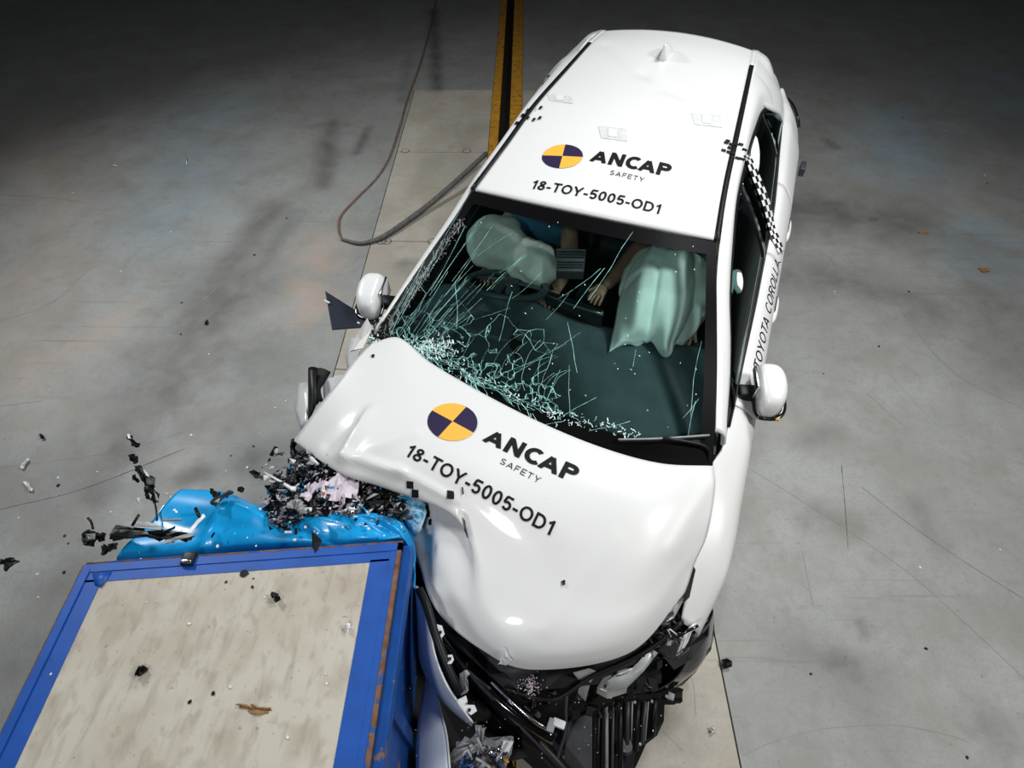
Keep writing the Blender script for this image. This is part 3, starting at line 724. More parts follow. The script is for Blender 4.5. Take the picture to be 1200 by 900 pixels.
for i in range(12):                          # arcs climbing into the pane
    t = random.random(); x0 = 495+150*t; y0 = 404+72*t; P_ = []; a = random.uniform(1.0, 2.0); q = random.uniform(-.16, -.03); x, y = x0, y0-4
    for k in range(random.randint(5, 12)): P_.append((x, y)); x += math.cos(a)*6; y -= math.sin(a)*6; a += q+random.gauss(0, .15)
    paths.append((P_, random.uniform(.0006, .0012)))
for x0, y0, a, ln, wd in ((600, 440, .45, 95, .001), (548, 455, .45, 110, .0012), (655, 490, .62, 50, .0016), (640, 470, 1.2, 40, .0012), (668, 488, 1.5, 60, .001), (822, 400, -1.72, 90, .001), (815, 470, -1.9, 50, .0013), (800, 490, .9, 30, .0015), (690, 352, 1.05, 95, .0014), (672, 362, 1.0, 60, .0018), (655, 350, .62, 60, .0014), (640, 375, .9, 45, .001), (600, 350, .6, 50, .0008), (575, 340, .8, 60, .0008), (610, 430, .35, 60, .0009), (560, 300, .7, 50, .001), (585, 320, .6, 50, .001), (665, 378, -1.4, 60, .0012), (745, 410, -1.6, 20, .001), (530, 330, 1.0, 80, .001), (630, 500, .2, 30, .002), (690, 505, .12, 50, .0018), (535, 385, 1.45, 55, .0014), (585, 400, 1.3, 60, .001), (555, 375, .2, 45, .0012)):
    paths.append((seg_path(x0, y0, a, ln, 4, .12), wd))
crack_net('crack_web', paths, CRACK, ws, wsb, 'web of pale green cracks')
paths = []
for i in range(560):
    if i < 310: x0 = random.gauss(502, 18); y0 = random.gauss(407, 6)
    elif i < 460: t = random.random()**1.2; x0 = 470+185*t+random.gauss(0, 5); y0 = 404+82*t+random.gauss(0, 4)
    else: t = random.random(); x0 = 640+110*t; y0 = 484+26*t+random.gauss(0, 5)
    paths.append((seg_path(x0, y0, random.uniform(0, 6.3), random.uniform(1, 5), 1, 1), random.uniform(.0012, .0045)))
crack_net('crushed_glass', paths, CRACK2, ws, wsb, 'white crushed glass along the lower edge')
paths = [(seg_path(447+t*95+random.gauss(1, 2.5), 392-t*137+random.gauss(2, 3), random.uniform(0, 6.3), random.uniform(2, 6), 2, 1), random.uniform(.001, .003)) for t in [random.random() for _ in range(300)]]
crack_net('edge_crumbs', paths, GREY, ws, wsb)
paths = [([(x, y), (x+random.uniform(-1, 2), y+1.4)], .0025) for x, y in [(random.uniform(560, 820), random.uniform(260, 520)) for _ in range(50)]]
crack_net('glass_specks', paths, CRACK2, ws, wsb)
# scuttle and wiper
patch('scuttle_panel', [[W(3.20, -.80, .955), W(3.27, -.4, .968), W(3.30, 0, .968), W(3.27, .45, .955), W(3.15, .82, .935)], [W(3.50, -.70, .94), W(3.5, -.4, .93), W(3.5, 0, .92), W(3.5, .45, .90), W(3.42, .80, .90)]], 10, 24, BLACK, car, thick=.01)
p0, p1, p2 = [hit(wsb, x, y, .018) for x, y in ((724, 517), (775, 516), (829, 512))]
wp = empty('windscreen_wiper'); wp.parent = car
tube('wiper_blade', [p0, p1, p2], .009, BLACK, wp, 12, 6); tube('wiper_spine', [p0+Vector((0, 0, .012)), p1+Vector((0, 0, .014)), p2+Vector((0, 0, .012))], .005, GREY, wp, 12, 6)
p3, p4 = hit(wsb, 824, 523, .02) or C(824, 523, 1.0), C(832, 540, .98)
tube('wiper_arm', [p1+Vector((0, 0, .02)), p3, p4], .008, BLACK, wp, 12, 6)
# ---- hood
R_ = [
 [(436, 402, 1.05), (468, 396, 1.08), (505, 425, 1.06), (570, 463, 1.05), (640, 498, 1.05), (710, 526, 1.04), (775, 543, 1.02), (836, 546, .975)],
 [(416, 422, 1.06), (462, 438, 1.10), (510, 475, 1.10), (575, 515, 1.085), (640, 553, 1.07), (705, 578, 1.05), (775, 592, 1.025), (838, 568, .965)],
 [(394, 450, 1.05), (440, 478, 1.12), (495, 515, 1.13), (555, 555, 1.105), (620, 600, 1.06), (690, 630, 1.02), (765, 645, .99), (834, 602, .94)],
 [(368, 483, 1.02), (418, 515, 1.13), (475, 545, 1.12), (540, 585, 1.07), (595, 635, 1.01), (665, 690, .96), (748, 700, .935), (827, 632, .90)],
 [(345, 516, .97), (397, 553, 1.08), (454, 573, 1.06), (533, 606, 1.035), (572, 672, .965), (636, 728, .93), (740, 728, .91), (815, 658, .87)],
 [(355, 510, .92), (403, 540, .96), (461, 563, .97), (535, 600, .985), (562, 706, .925), (632, 758, .89), (737, 746, .88), (811, 670, .855)],
 [(380, 530, .88), (435, 555, .86), (498, 608, .90), (517, 655, .925), (559, 738, .875), (628, 775, .85), (736, 758, .845), (807, 683, .84)],
 [(400, 540, .85), (462, 570, .80), (489, 655, .83), (511, 714, .84), (562, 760, .825), (625, 785, .81), (738, 765, .81), (803, 694, .825)]]
pts = patch_pts([[C(*p) for p in r] for r in R_], 84, 98)
def hr(x0, y0, z0, x1, y1, z1, amp, wd): ridge(pts[:49], C(x0, y0, z0), C(x1, y1, z1), amp, wd)
hr(434, 482, 1.12, 404, 540, 1.08, .022, .022); hr(404, 540, 1.08, 470, 556, 1.1, .02, .02); hr(486, 505, 1.13, 430, 535, 1.1, .012, .03)
hr(470, 556, 1.08, 530, 585, 1.07, .012, .02); hr(415, 500, 1.08, 385, 520, 1.08, -.012, .03)
ridge(pts, C(545, 610, 1.0), C(549, 630, .98), -.012, .010)
ridge(pts, C(720, 630, 1.02), C(640, 740, .88), .003, .03)
ridge(pts, C(833, 565, .98), C(788, 645, .97), .007, .03)

hood = grid_mesh('bonnet', pts, WHITE, car, thick=.008); hood['label'] = 'crumpled white bonnet, lettered, folded over at the struck corner'
hb = bvh_of(hood); rb = bvh_of(roof); db = bvh_of(fdoor)
# ---- lettering: glyphs drawn as pen strokes in a unit-high box
def arc(cx, cy, rx, ry, a0, a1, n=14): return [(cx+rx*math.cos(math.radians(a0+(a1-a0)*i/n)), cy+ry*math.sin(math.radians(a0+(a1-a0)*i/n))) for i in range(n+1)]
def glyph(ch, w_):
    h = w_/2; T = 1-h; B = h
    if ch == 'A': return .86, [[(h*.6, 0), (.43, T)], [(.43, T), (.86-h*.6, 0)], [(.20, .30), (.66, .30)]]
    if ch == 'N': return .80, [[(h, 0), (h, 1)], [(h, 1-h*.3), (.80-h, h*.3)], [(.80-h, 0), (.80-h, 1)]]
    if ch == 'C': return .84, [arc(.45, .5, .45-h, .5-h, 48, 312, 26)]
    if ch == 'O': return .88, [arc(.44, .5, .44-h, .5-h, 0, 360, 32)]
    if ch == '0': return .62, [arc(.31, .5, .31-h, .5-h, 0, 360, 28)]
    if ch == 'P': return .72, [[(h, 0), (h, 1)], [(h, T), (.42, T)]+arc(.42, .70, .30-h, .30-h, 90, -90, 12)+[(h, .40+h)]]
    if ch == 'R': return .76, [[(h, 0), (h, 1)], [(h, T), (.44, T)]+arc(.44, .72, .30-h, .28-h, 90, -90, 12)+[(h, .44+h)], [(.40, .44+h), (.76-h, 0)]]
    if ch == 'D': return .78, [[(h, 0), (h, 1)], [(h, T), (.34, T)]+arc(.34, .5, .44-h, .5-h, 90, -90, 18)+[(h, B)]]
    if ch == 'S': return .72, [arc(.36, .74, .34-h, .26-h, 30, 235, 14)[:-1]+[(.36, .5)]+arc(.36, .27, .36-h, .27-h, 55, -150, 14)]
    if ch == 'F': return .64, [[(h, 0), (h, 1)], [(0, T), (.64, T)], [(h, .5), (.56, .5)]]
    if ch == 'E': return .68, [[(h, 0), (h, 1)], [(0, T), (.68, T)], [(h, .5), (.62, .5)], [(0, B), (.68, B)]]
    if ch == 'T': return .72, [[(.36, 0), (.36, 1)], [(0, T), (.72, T)]]
    if ch == 'Y': return .80, [[(.40, 0), (.40, .45)], [(.40, .42), (h*.7, 1)], [(.40, .42), (.80-h*.7, 1)]]
    if ch == 'L': return .62, [[(h, 0), (h, 1)], [(0, B), (.62, B)]]
    if ch == '1': return .44, [[(.40-h, 0), (.40-h, 1)], [(.40-h, T-.02), (.06, .70)]]
    if ch == '8': return .62, [arc(.31, .755, .27-h, .245-h, 0, 360, 22), arc(.31, .275, .31-h, .275-h, 0, 360, 24)]
    if ch == '5': return .62, [[(.58, T), (.13, T)], [(.15, T), (.085, .47)], [(.085, .47)]+arc(.31, .33, .31-h, .33-h, 125, -150, 20)]
    if ch == '-': return .36, [[(.0, .36), (.36, .36)]]
    return .35, []
def decal_text(name, txt, c0, c1, ctop, bvh, par, m, wt=.16, gap=.14):
    """baseline c0->c1 and cap top ctop in the car plan, dropped on the panel; each letter is a mesh"""
    c0, c1, ctop = [Vector((p.x, p.y)) for p in (c0, c1, ctop)]; ex = c1-c0; n = Vector((-ex.y, ex.x)).normalized(); h = (ctop-c0).dot(n)
    kern = lambda i: {'CA': -.17, 'TO': -.06, 'OY': -.04, 'TA': -.12, 'AN': .03, 'LA': -.04, 'ET': -.02, 'FE': .0}.get(txt[i:i+2], 0)
    tot = sum(glyph(ch, wt)[0]+gap+kern(i) for i, ch in enumerate(txt))-gap; x0 = 0; root = empty(name); root.parent = par
    def drop(x, y):
        q = c0+ex*(x/tot)+n*h*y; hh = bvh.ray_cast(Vector((q.x, q.y, 2)), Vector((0, 0, -1)))
        return (hh[0]+Vector((0, 0, .003))) if hh[0] is not None else Vector((q.x, q.y, .9))
    vs, fs = [], []
    for ci, ch in enumerate(txt):
        gw, st = glyph(ch, wt)
        for P_ in st:
            Q = [Vector(P_[0])]
            for p, q in zip(P_, P_[1:]):                # subdivide so that strokes follow the panel
                p, q = Vector(p), Vector(q); k = max(1, int((q-p).length/.15))
                Q += [p.lerp(q, i/k) for i in range(1, k+1)]
            for i, p in enumerate(Q):
                a = Q[max(i-1, 0)]; b = Q[min(i+1, len(Q)-1)]
                if (Q[0]-Q[-1]).length < 1e-6 and i in (0, len(Q)-1): a, b = Q[-2], Q[1]
                d = (b-a).normalized(); nn = Vector((-d.y, d.x))*wt/2*(1 if abs(d.x) < .9 or True else .8)
                l, r = p+nn, p-nn; l.y = max(0, min(1, l.y)); r.y = max(0, min(1, r.y))
                vs += [drop(x0+l.x, l.y), drop(x0+r.x, r.y)]
                if i: k = len(vs); fs.append((k-4, k-3, k-1, k-2))
        x0 += gw+gap+kern(ci)
    bpy.data.objects.remove(root)
    o = mesh(name, vs, fs, m, par, smooth=False, upward=(0, 0, 1)); o['kind'] = 'stuff'; return o
def roundel(cx, cy, rx, ry, ang, bvh, par, z):
    """four-quarter target disc; radii in metres"""
    c = C(cx, cy, z); vs, fs, mi = [], [], []; n = 48; RR = 8
    def P2(r, a):
        x = math.cos(a)*rx*r; y = math.sin(a)*ry*r
        q = Vector((c.x+x*math.cos(ang)-y*math.sin(ang), c.y+x*math.sin(ang)+y*math.cos(ang), 2))
        hh = bvh.ray_cast(q, Vector((0, 0, -1))); return hh[0]+Vector((0, 0, .003))
    for i in range(n):
        a0 = math.pi/4*0+2*math.pi*i/n; a1 = 2*math.pi*(i+1)/n
        for k in range(RR):
            b = len(vs); vs += [P2(k/RR, a0), P2((k+1)/RR, a0), P2((k+1)/RR, a1), P2(k/RR, a1)]; fs.append((b, b+1, b+2, b+3)); mi.append((int(i/(n/4))+1) % 2)
    return mesh('roundel', vs, fs, [AMBER, NAVY], par, mi=mi, smooth=False)
zr = 1.43
decal_text('lettering', 'ANCAP', C(691, 189, zr), C(784, 206, zr), C(703, 177, zr), rb, roof, INK, .23, .11)
decal_text('lettering', 'SAFETY', C(714, 204, zr), C(754, 212, zr), C(714.5, 199, zr), rb, roof, INKG, .13, .26)
decal_text('lettering', '18-TOY-5005-OD1', C(621, 219, zr-.015), C(773, 249, zr-.015), C(623, 209, zr-.015), rb, roof, INK, .17, .13)
def disc_ang(p0, p1): d = p1-p0; return math.atan2(d.y, d.x)
roundel(659, 182, .106, .100, disc_ang(C(640, 180, zr), C(683, 184, zr)), rb, roof, zr)
zh = 1.08
decal_text('lettering', 'ANCAP', C(565, 516, 1.10), C(672, 567, 1.06), C(584, 502, 1.10), hb, hood, INK, .23, .11)
decal_text('lettering', 'SAFETY', C(585, 543, 1.09), C(631, 567, 1.07), C(588, 536, 1.09), hb, hood, INKG, .13, .26)
decal_text('lettering', '18-TOY-5005-OD1', C(474, 535, 1.12), C(645, 627, 1.04), C(480, 521, 1.12), hb, hood, INK, .17, .13)
roundel(530, 492, .106, .104, disc_ang(C(504, 479, 1.12), C(556, 505, 1.12)), hb, hood, 1.115)
decal_text('lettering', 'TOYOTA COROLLA', C(889, 440, .86), C(913, 313, .86), C(883, 415, .86), db, fdoor, INK, .13, .16)
# black checker squares and tapes
def quad_decal(name, corners, bvh, par, m, n=4, uvm=False, off=.0035):
    g = []
    for i in range(n+1):
        r = []
        for j in range(n+1):
            s, t = j/n, i/n; q = [(1-s)*(1-t)*corners[0][k]+s*(1-t)*corners[1][k]+s*t*corners[2][k]+(1-s)*t*corners[3][k] for k in (0, 1)]
            r.append(hit(bvh, q[0], q[1], off))
        g.append(r)
    if any(p is None for r in g for p in r): return None
    return grid_mesh(name, g, m, par)
for (x, y) in ((481, 568), (487, 578), (528, 580)):
    quad_decal('marker_square', [(x-4, y-5), (x+4, y-4), (x+4, y+5), (x-4, y+4)], hb, hood, INK, 2, off=.006)
for (x, y) in ((498, 605), (503, 603), (496, 615), (501, 596), (505, 612)):
    quad_decal('marker_square', [(x-1.5, y-4), (x+1.5, y-4), (x+1.5, y+3), (x-1.5, y+3)], hb, hood, INK, 2, off=.006)
quad_decal('marker_square', [(541, 571), (543, 571), (544, 579), (542, 580)], hb, hood, INKG, 2, off=.006)
quad_decal('bonnet_tear', [(541, 606), (545, 609), (549, 631), (545, 624)], hb, hood, DARKG, 6, off=.003)
allr = []
for o in car.children_recursive:
    if o.type == 'MESH' and o.name.split('.')[0] in ('roof', 'side_frame', 'roof_strip', 'front_door', 'rear_door', 'rear_door_window', 'front_door_window', 'door_pillar', 'window_seal', 'quarter_panel'): allr.append(o)
vv, ff = [], []
for o in allr:
    k = len(vv); vv += [v.co.copy() for v in o.data.vertices]; ff += [tuple(k+i for i in p.vertices) for p in o.data.polygons]
sb = BVHTree.FromPolygons(vv, ff)
sq = []
for (x, y) in ((851, 168), (857, 170), (862.5, 170), (848, 177), (854, 179), (859, 180), (868, 170), (872, 176), (864, 186), (869, 187), (855, 174), (853, 166)):
    quad_decal('marker_square', [(x-2.6, y-2.0), (x+2.6, y-.6), (x+2, y+2.0), (x-3, y+.6)], sb, car, INK, 1, off=.006)
for (x, y) in ((611, 127), (618, 130), (625, 129), (633, 127), (606, 133), (601, 139), (612, 136), (618, 139), (625, 141), (632, 139), (605, 145), (616, 134)):
    quad_decal('marker_square', [(x-2.2, y+1.6), (x+.6, y-2), (x+3.4, y-1.4), (x+.6, y+2.2)], sb, car, INK, 1, off=.006)
# chequered tape over the side window
cl = [(873, 182), (877, 190), (884, 207), (891, 224), (897, 241), (901, 258), (904, 270), (909, 283), (914, 296)]
wdl = [7, 8, 9, 9, 9, 8, 8, 8, 7]
rows = []
for i, (x, y) in enumerate(cl):
    x2, y2 = cl[min(i+1, len(cl)-1)]; x1, y1 = cl[max(i-1, 0)]; tx, ty = x2-x1, y2-y1; l = math.hypot(tx, ty); nx, ny = ty/l, -tx/l
    rr = []
    for k in (-1, -.33, .33, 1):
        h = hit(sb, x+nx*k*wdl[i]*.5, y+ny*k*wdl[i]*.5, .009); rr.append(h)
    if all(q is not None for q in rr): rows.append(rr)
patch('checker_tape', rows, 40, 6, checker_mat('chequered tape', 3, 20), car, thick=.0012)
# tape residue patches on the roof
for (x, y, w_, h_) in ((718, 156, 17, 8), (828, 140, 18, 8), (656, 115, 15, 5)):
    quad_decal('clear_tape_patch', [(x-w_, y-h_), (x+w_*.9, y-h_+3), (x+w_, y+h_+2), (x-w_*.8, y+h_-2)], rb, roof, TAPEC, 6, off=.002)
    quad_decal('clear_tape_patch', [(x-w_*.3, y-h_*.6), (x+w_*.3, y-h_*.5), (x+w_*.3, y+h_*.7), (x-w_*.3, y+h_*.5)], rb, roof, PALE, 4, off=.004)
# ---- side mirrors
def mirror(c, side, par, yawd=0, tilt=0, sc=1.0):
    """rounded shell longer front to back than wide, glass on its inner rear face"""
    r = empty('side_mirror'); r.parent = par; r.location = c; r.rotation_euler = (math.radians(tilt), 0, math.radians(yawd)); r.scale = (sc,)*3
    bm = bmesh.new(); bmesh.ops.create_icosphere(bm, subdivisions=4, radius=1)
    def sq(t, e): return math.copysign(abs(t)**e, t)
    for v in bm.verts:
        x, y, z = v.co
        x, y, z = sq(x, .62)*.066, sq(y, .60)*.118, sq(z, .7)*.082
        x *= 1-.18*(-y/.118) if y < 0 else 1
        z += .018*(y/.118) ; x += side*.016*(1-(y/.118)**2)
        if z < -.035: x *= .9; 
        v.co = (x, y, z)
    bmobj('mirror_cap', bm, WHITEB, r, True)
    lo = [Vector((side*.016*(1-math.cos(a)**2)+.071*sq(math.sin(a), .62), -.121*sq(math.cos(a), .6), -.040-.016*math.cos(a))) for a in [2*math.pi*i/26 for i in range(27)]]
    tube('mirror_rim', lo, .010, GLOSSB, r, 52, 6)
    box('mirror_glass', (-side*.055, .04, .0), (.012, .13, .11), CHROME, r, bev=.004)
    tube('turn_signal', [Vector((side*.02, -.119, -.045)), Vector((side*.065, -.09, -.048)), Vector((side*.086, -.02, -.044))], .009, GLOSSB, r, 12, 6)
    if side > 0: box('signal_lens', (side*.045, -.122, -.05), (.018, .012, .010), YEL, r)
    box('mirror_foot', (-side*.065, .02, -.055), (.10, .07, .05), BLACK, r, bev=.01)
    return r
mR = mirror(C(899, 458, .99), 1, car, yawd=14, sc=.98); mR['label'] = 'door mirror with white cap'
mL = mirror(C(437, 348, 1.0), -1, car, yawd=12, tilt=0, sc=1.0); mL['label'] = 'folded door mirror with white cap'
# ---- interior
def cbox(name, c, s, m, par=car, bev=.02, rot=None): return box(name, W(*c), (s[1], s[0], s[2]), m, par, rot, bev)
patch('dashboard', [[W(2.48, -.72, .78), W(2.46, -.4, .80), W(2.50, 0, .78), W(2.50, .4, .80), W(2.50, .72, .78)],
 [W(2.54, -.76, .90), W(2.53, -.4, .955), W(2.56, 0, .90), W(2.56, .4, .91), W(2.54, .74, .89)],
 [W(2.66, -.78, .93), W(2.68, -.4, .975), W(2.70, 0, .93), W(2.7, .4, .935), W(2.68, .76, .92)],
 [W(2.95, -.82, .94), W(2.95, -.4, .95), W(3.0, 0, .945), W(3.0, .4, .945), W(2.95, .80, .93)],
 [W(3.2, -.84, .93), W(3.28, -.4, .935), W(3.32, 0, .935), W(3.3, .42, .93), W(3.2, .82, .92)]], 26, 40, DASH, car, thick=.01)
for (pp) in (((548, 512, .985), (585, 398, .99), (640, 480, .98)),):
    pass
o = cbox('instrument_hood', (2.80, -.42, .955), (.16, .34, .05), DASH, bev=.02)
a = C(640, 350, .97); b = C(707, 374, .97)
bm_rot = Matrix.Rotation(math.atan2(b.y-a.y, b.x-a.x), 3, 'Z')
o = box('display_screen', (a+b)/2, ((b-a).length, .035, .11), GLOSSB, car, rot=bm_rot, bev=.012); o['label'] = 'dark upright display on the dashboard'
tube('display_rim', [a+Vector((0, -.02, .05)), (a+b)/2+Vector((0, -.03, .055)), b+Vector((0, -.02, .05))], .006, DARKG, car, 8, 6)
# glovebox seam wedge seen through glass
mesh('dash_gap', [C(590, 388, .975), C(612, 402, .97), C(604, 420, .965)], [(0, 1, 2)], PIT, car, thick=.003, smooth=False, upward=(0, 0, 1))
# seats
def seat(u, v):
    r = empty('car_seat'); r.parent = car; r.location = W(u, v, 0)
    def q(du, dv, z): return Vector((dv, -du, z))
    patch('seat_back', [[q(-.02, -.22, .40), q(.03, 0, .40), q(-.02, .22, .40)], [q(-.10, -.25, .65), q(-.05, 0, .65), q(-.10, .25, .65)], [q(-.20, -.23, .88), q(-.15, 0, .90), q(-.20, .23, .88)], [q(-.26, -.14, 1.0), q(-.24, 0, 1.01), q(-.26, .14, 1.0)]], 14, 12, SEATM, r, thick=.10, upward=(0, -1, .3))
    patch('seat_cushion', [[q(.0, -.24, .42), q(.0, 0, .40), q(.0, .24, .42)], [q(.25, -.25, .45), q(.25, 0, .42), q(.25, .25, .45)], [q(.50, -.23, .45), q(.52, 0, .45), q(.50, .23, .45)], [q(.56, -.2, .38), q(.58, 0, .38), q(.56, .2, .38)]], 14, 12, SEATM, r, thick=.12)
    box('headrest', q(-.27, 0, 1.09), (.24, .10, .16), SEATM, r, bev=.04)
    for s in (-.06, .06): tube('headrest_post', [q(-.26, s, 1.0), q(-.27, s, 1.06)], .008, STEEL, r, 2, 6)
seat(1.72, -.40); seat(1.72, .38)
rs = empty('rear_bench'); rs.parent = car
patch('seat_back', [[W(.95, -.62, .45), W(.95, 0, .45), W(.95, .60, .45)], [W(.82, -.62, .75), W(.82, 0, .75), W(.82, .60, .75)], [W(.72, -.58, .98), W(.72, 0, .98), W(.72, .56, .98)]], 12, 12, SEATM, rs, thick=.12)
patch('seat_cushion', [[W(.92, -.62, .45), W(.92, 0, .45), W(.92, .60, .45)], [W(1.40, -.62, .47), W(1.4, 0, .47), W(1.40, .60, .47)]], 6, 10, SEATM, rs, thick=.14)
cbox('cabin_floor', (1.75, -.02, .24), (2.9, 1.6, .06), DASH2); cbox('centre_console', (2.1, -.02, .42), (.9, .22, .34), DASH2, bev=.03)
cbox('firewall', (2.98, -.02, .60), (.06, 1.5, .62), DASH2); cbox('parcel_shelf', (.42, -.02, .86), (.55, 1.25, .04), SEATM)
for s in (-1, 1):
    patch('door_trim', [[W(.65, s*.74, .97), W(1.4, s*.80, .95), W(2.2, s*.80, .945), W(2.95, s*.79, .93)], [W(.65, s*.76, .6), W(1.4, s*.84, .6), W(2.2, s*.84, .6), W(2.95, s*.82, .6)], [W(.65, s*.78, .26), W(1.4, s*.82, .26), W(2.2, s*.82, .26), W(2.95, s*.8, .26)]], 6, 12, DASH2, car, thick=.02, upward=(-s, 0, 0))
# headliner
# steering wheel
sw = empty('steering_wheel'); sw.parent = car
WHL = simple('steering wheel grain', (.06, .085, .095), .5)
cw = W(2.57, -.38, 1.04); sw.location = cw
sw.rotation_euler = (math.radians(-28), 0, math.radians(4))
ring = [Vector((.205*math.cos(a), .205*math.sin(a), 0)) for a in [2*math.pi*i/28 for i in range(29)]]
tube('wheel_rim', ring, .018, WHL, sw, 56, 8)
for a in (.2, 2.94, 4.71): tube('wheel_spoke', [Vector((.03*math.cos(a), .03*math.sin(a), .02)), Vector((.18*math.cos(a), .18*math.sin(a), 0))], .016, WHL, sw, 4, 6, flat=.6)
bm = bmesh.new(); bmesh.ops.create_cone(bm, cap_ends=True, segments=24, radius1=.075, radius2=.06, depth=.05); bmobj('wheel_hub', bm, WHL, sw)
# air bags
def blob(name, c, r, m, par, puck=.06, seedv=0, sub=4, rotz=0, pinch=None):
    bm = bmesh.new(); bmesh.ops.create_icosphere(bm, subdivisions=sub, radius=1); rnd = random.Random(seedv); ph = [rnd.uniform(0, 6) for _ in range(6)]
    Rz = Matrix.Rotation(rotz, 3, 'Z')
    for v in bm.verts:
        a = math.atan2(v.co.y, v.co.x); e = math.asin(max(-1, min(1, v.co.z)))
        k = 1+puck*(math.sin(5*a+ph[0]+2*math.sin(3*e+ph[1]))*.35+math.sin(11*a+ph[2])*.18*math.cos(e)+.3*math.sin(7*e+ph[3]+2*a))*(.4+.6*math.cos(e))
        co = v.co*k
        if pinch: co.x *= 1+pinch*co.y
        v.co = Vector(c)+Rz @ Vector((co.x*r[0], co.y*r[1], co.z*r[2]))
    return bmobj(name, bm, m, par, True)
o = blob('driver_airbag', C(582, 284, 1.03), (.17, .17, .14), BAGW, car, .10, 1); o['label'] = 'inflated pale airbag before the driver'
blob('airbag_lobe', C(623, 308, 1.0), (.18, .13, .12), BAGW, o, .12, 2, rotz=-.5)
# passenger bag: a hanging pleated cushion
pg = [[(762, 291, 1.10), (772, 284, 1.14), (785, 284, 1.16), (803, 288, 1.14), (812, 294, 1.08)],
      [(742, 310, 1.06), (758, 302, 1.16), (778, 300, 1.17), (803, 305, 1.17), (818, 318, 1.04)],
      [(727, 345, 1.02), (748, 342, 1.15), (772, 342, 1.16), (800, 342, 1.14), (816, 350, 1.0)],
      [(720, 380, .98), (742, 380, 1.08), (765, 378, 1.07), (790, 380, 1.08), (806, 384, .96)],
      [(714, 409, .96), (736, 398, 1.0), (762, 398, .98), (780, 405, 1.02), (794, 398, .96)],
      [(716, 410, .94), (742, 404, .95), (762, 402, .95), (782, 420, .96), (792, 404, .94)]]
pp = patch_pts([[C(*p) for p in r] for r in pg], 48, 44)
for i, r in enumerate(pp):
    for j, p in enumerate(r):
        s = j/44; t = i/48
        p.z += .010*math.sin(s*22+3*math.sin(t*5))*t+.006*math.sin(s*9+t*14)-.02*math.exp(-((s-.46)/.03)**2)+(.03*math.sin(s*16)*max(0, t-.7))
pb = grid_mesh('passenger_airbag', pp, BAGG, car, thick=.004); pb['label'] = 'large draped mint airbag before the passenger'
pg = [[(812, 330, 1.02), (822, 335, .96)], [(808, 355, 1.02), (822, 360, .96)], [(796, 385, 1.0), (818, 385, .95)], [(786, 402, .97), (800, 405, .93)]]
patch('airbag_lobe', [[C(*p) for p in r] for r in pg], 14, 6, BAGW, pb, thick=.004)
blob('knee_side_airbag', W(2.2, .40, .93), (.25, .28, .15), BAGW, pb, .1, 5)
ca = tube('curtain_airbag', [W(1.2, .60, 1.22), W(1.5, .62, 1.18), W(1.9, .64, 1.14), W(2.2, .66, 1.12), W(2.35, .69, 1.08)], lambda t: .06+.03*math.sin(t*9), BAGW, car, 30, 12)
# sensor housing under the windscreen
a, b, c_, d_ = C(652, 291, 1.20), C(687, 292, 1.20), C(684, 319, 1.13), C(652, 318, 1.13)
sh = mesh('sensor_housing', [a, b, c_, d_, a-Vector((0, 0, .05)), b-Vector((0, 0, .05)), c_-Vector((0, 0, .05)), d_-Vector((0, 0, .05))], [(0, 1, 2, 3), (7, 6, 5, 4), (0, 4, 5, 1), (1, 5, 6, 2), (2, 6, 7, 3), (3, 7, 4, 0)], DARKG, car, smooth=False, thick=.0)
for k in range(9):
    t = (k+.5)/9; x = a.lerp(d_, t)+Vector((.006, 0, .003)); y = b.lerp(c_, t)+Vector((-.006, 0, .003)); tube('housing_rib', [x, y], .0025, GREY if k in (0, 4, 8) else BLACK, sh, 2, 5)
# ---- wheels
def wheel(u, v, z, steer=0):
    r = empty('wheel'); r.parent = car; r.location = W(u, v, z); r.rotation_euler = (0, math.radians(90), math.radians(steer))
    bm = bmesh.new(); n = 40; prof = [(.19, -.09), (.22, -.11), (.30, -.105), (.325, -.08), (.33, 0), (.325, .08), (.30, .105), (.22, .11), (.19, .09)]
    rg = [[bm.verts.new((p[0]*math.cos(2*math.pi*i/n), p[0]*math.sin(2*math.pi*i/n), p[1])) for p in prof] for i in range(n)]
    for i in range(n):
        for k in range(len(prof)):
            k2 = (k+1) % len(prof); bm.faces.new((rg[i][k], rg[(i+1) % n][k], rg[(i+1) % n][k2], rg[i][k2]))
    bmobj('tyre', bm, RUBBER, r, True)
    bm = bmesh.new(); bmesh.ops.create_cone(bm, cap_ends=True, segments=40, radius1=.20, radius2=.20, depth=.05)
    bmobj('rim', bm, DARKG, r)
    bm = bmesh.new()
    for i in range(5):
        a = 2*math.pi*i/5; add_box(bm, (.11*math.cos(a), .11*math.sin(a), .0), (.17, .045, .16), Matrix.Rotation(a, 3, 'Z'))
    bmobj('wheel_spokes', bm, STEEL, r)
wheel(.93, .86, .34); wheel(.93, -.88, .34); wheel(3.5, .83, .36, -12); wheel(3.28, -.78, .36, 25)
# underbody
cbox('underbody', (1.9, -.02, .19), (3.5, 1.5, .04), BLACK)
for s, u in ((1, .93), (-1, .93), (1, 3.5)):
    a0 = [W(u+.39*math.cos(a), s*.55, .34+.39*math.sin(a)) for a in [math.pi*i/10 for i in range(11)]]; b0_ = [p+Vector((s*.40, 0, 0)) for p in a0]
    ribbon('wheel_arch_liner', a0, b0_, BLACK, car, 20, 2, .004, (0, 0, 1))
# ---- engine bay and crushed front end
cbox('engine_block', (3.62, .15, .60), (.55, .75, .34), DARKG, bev=.04); cbox('engine_bay_floor', (3.6, .2, .30), (.9, 1.2, .03), BLACK)
cbox('battery', (3.45, .55, .66), (.2, .26, .2), BLACK)
def PC(*l): return [C(*p) for p in l]
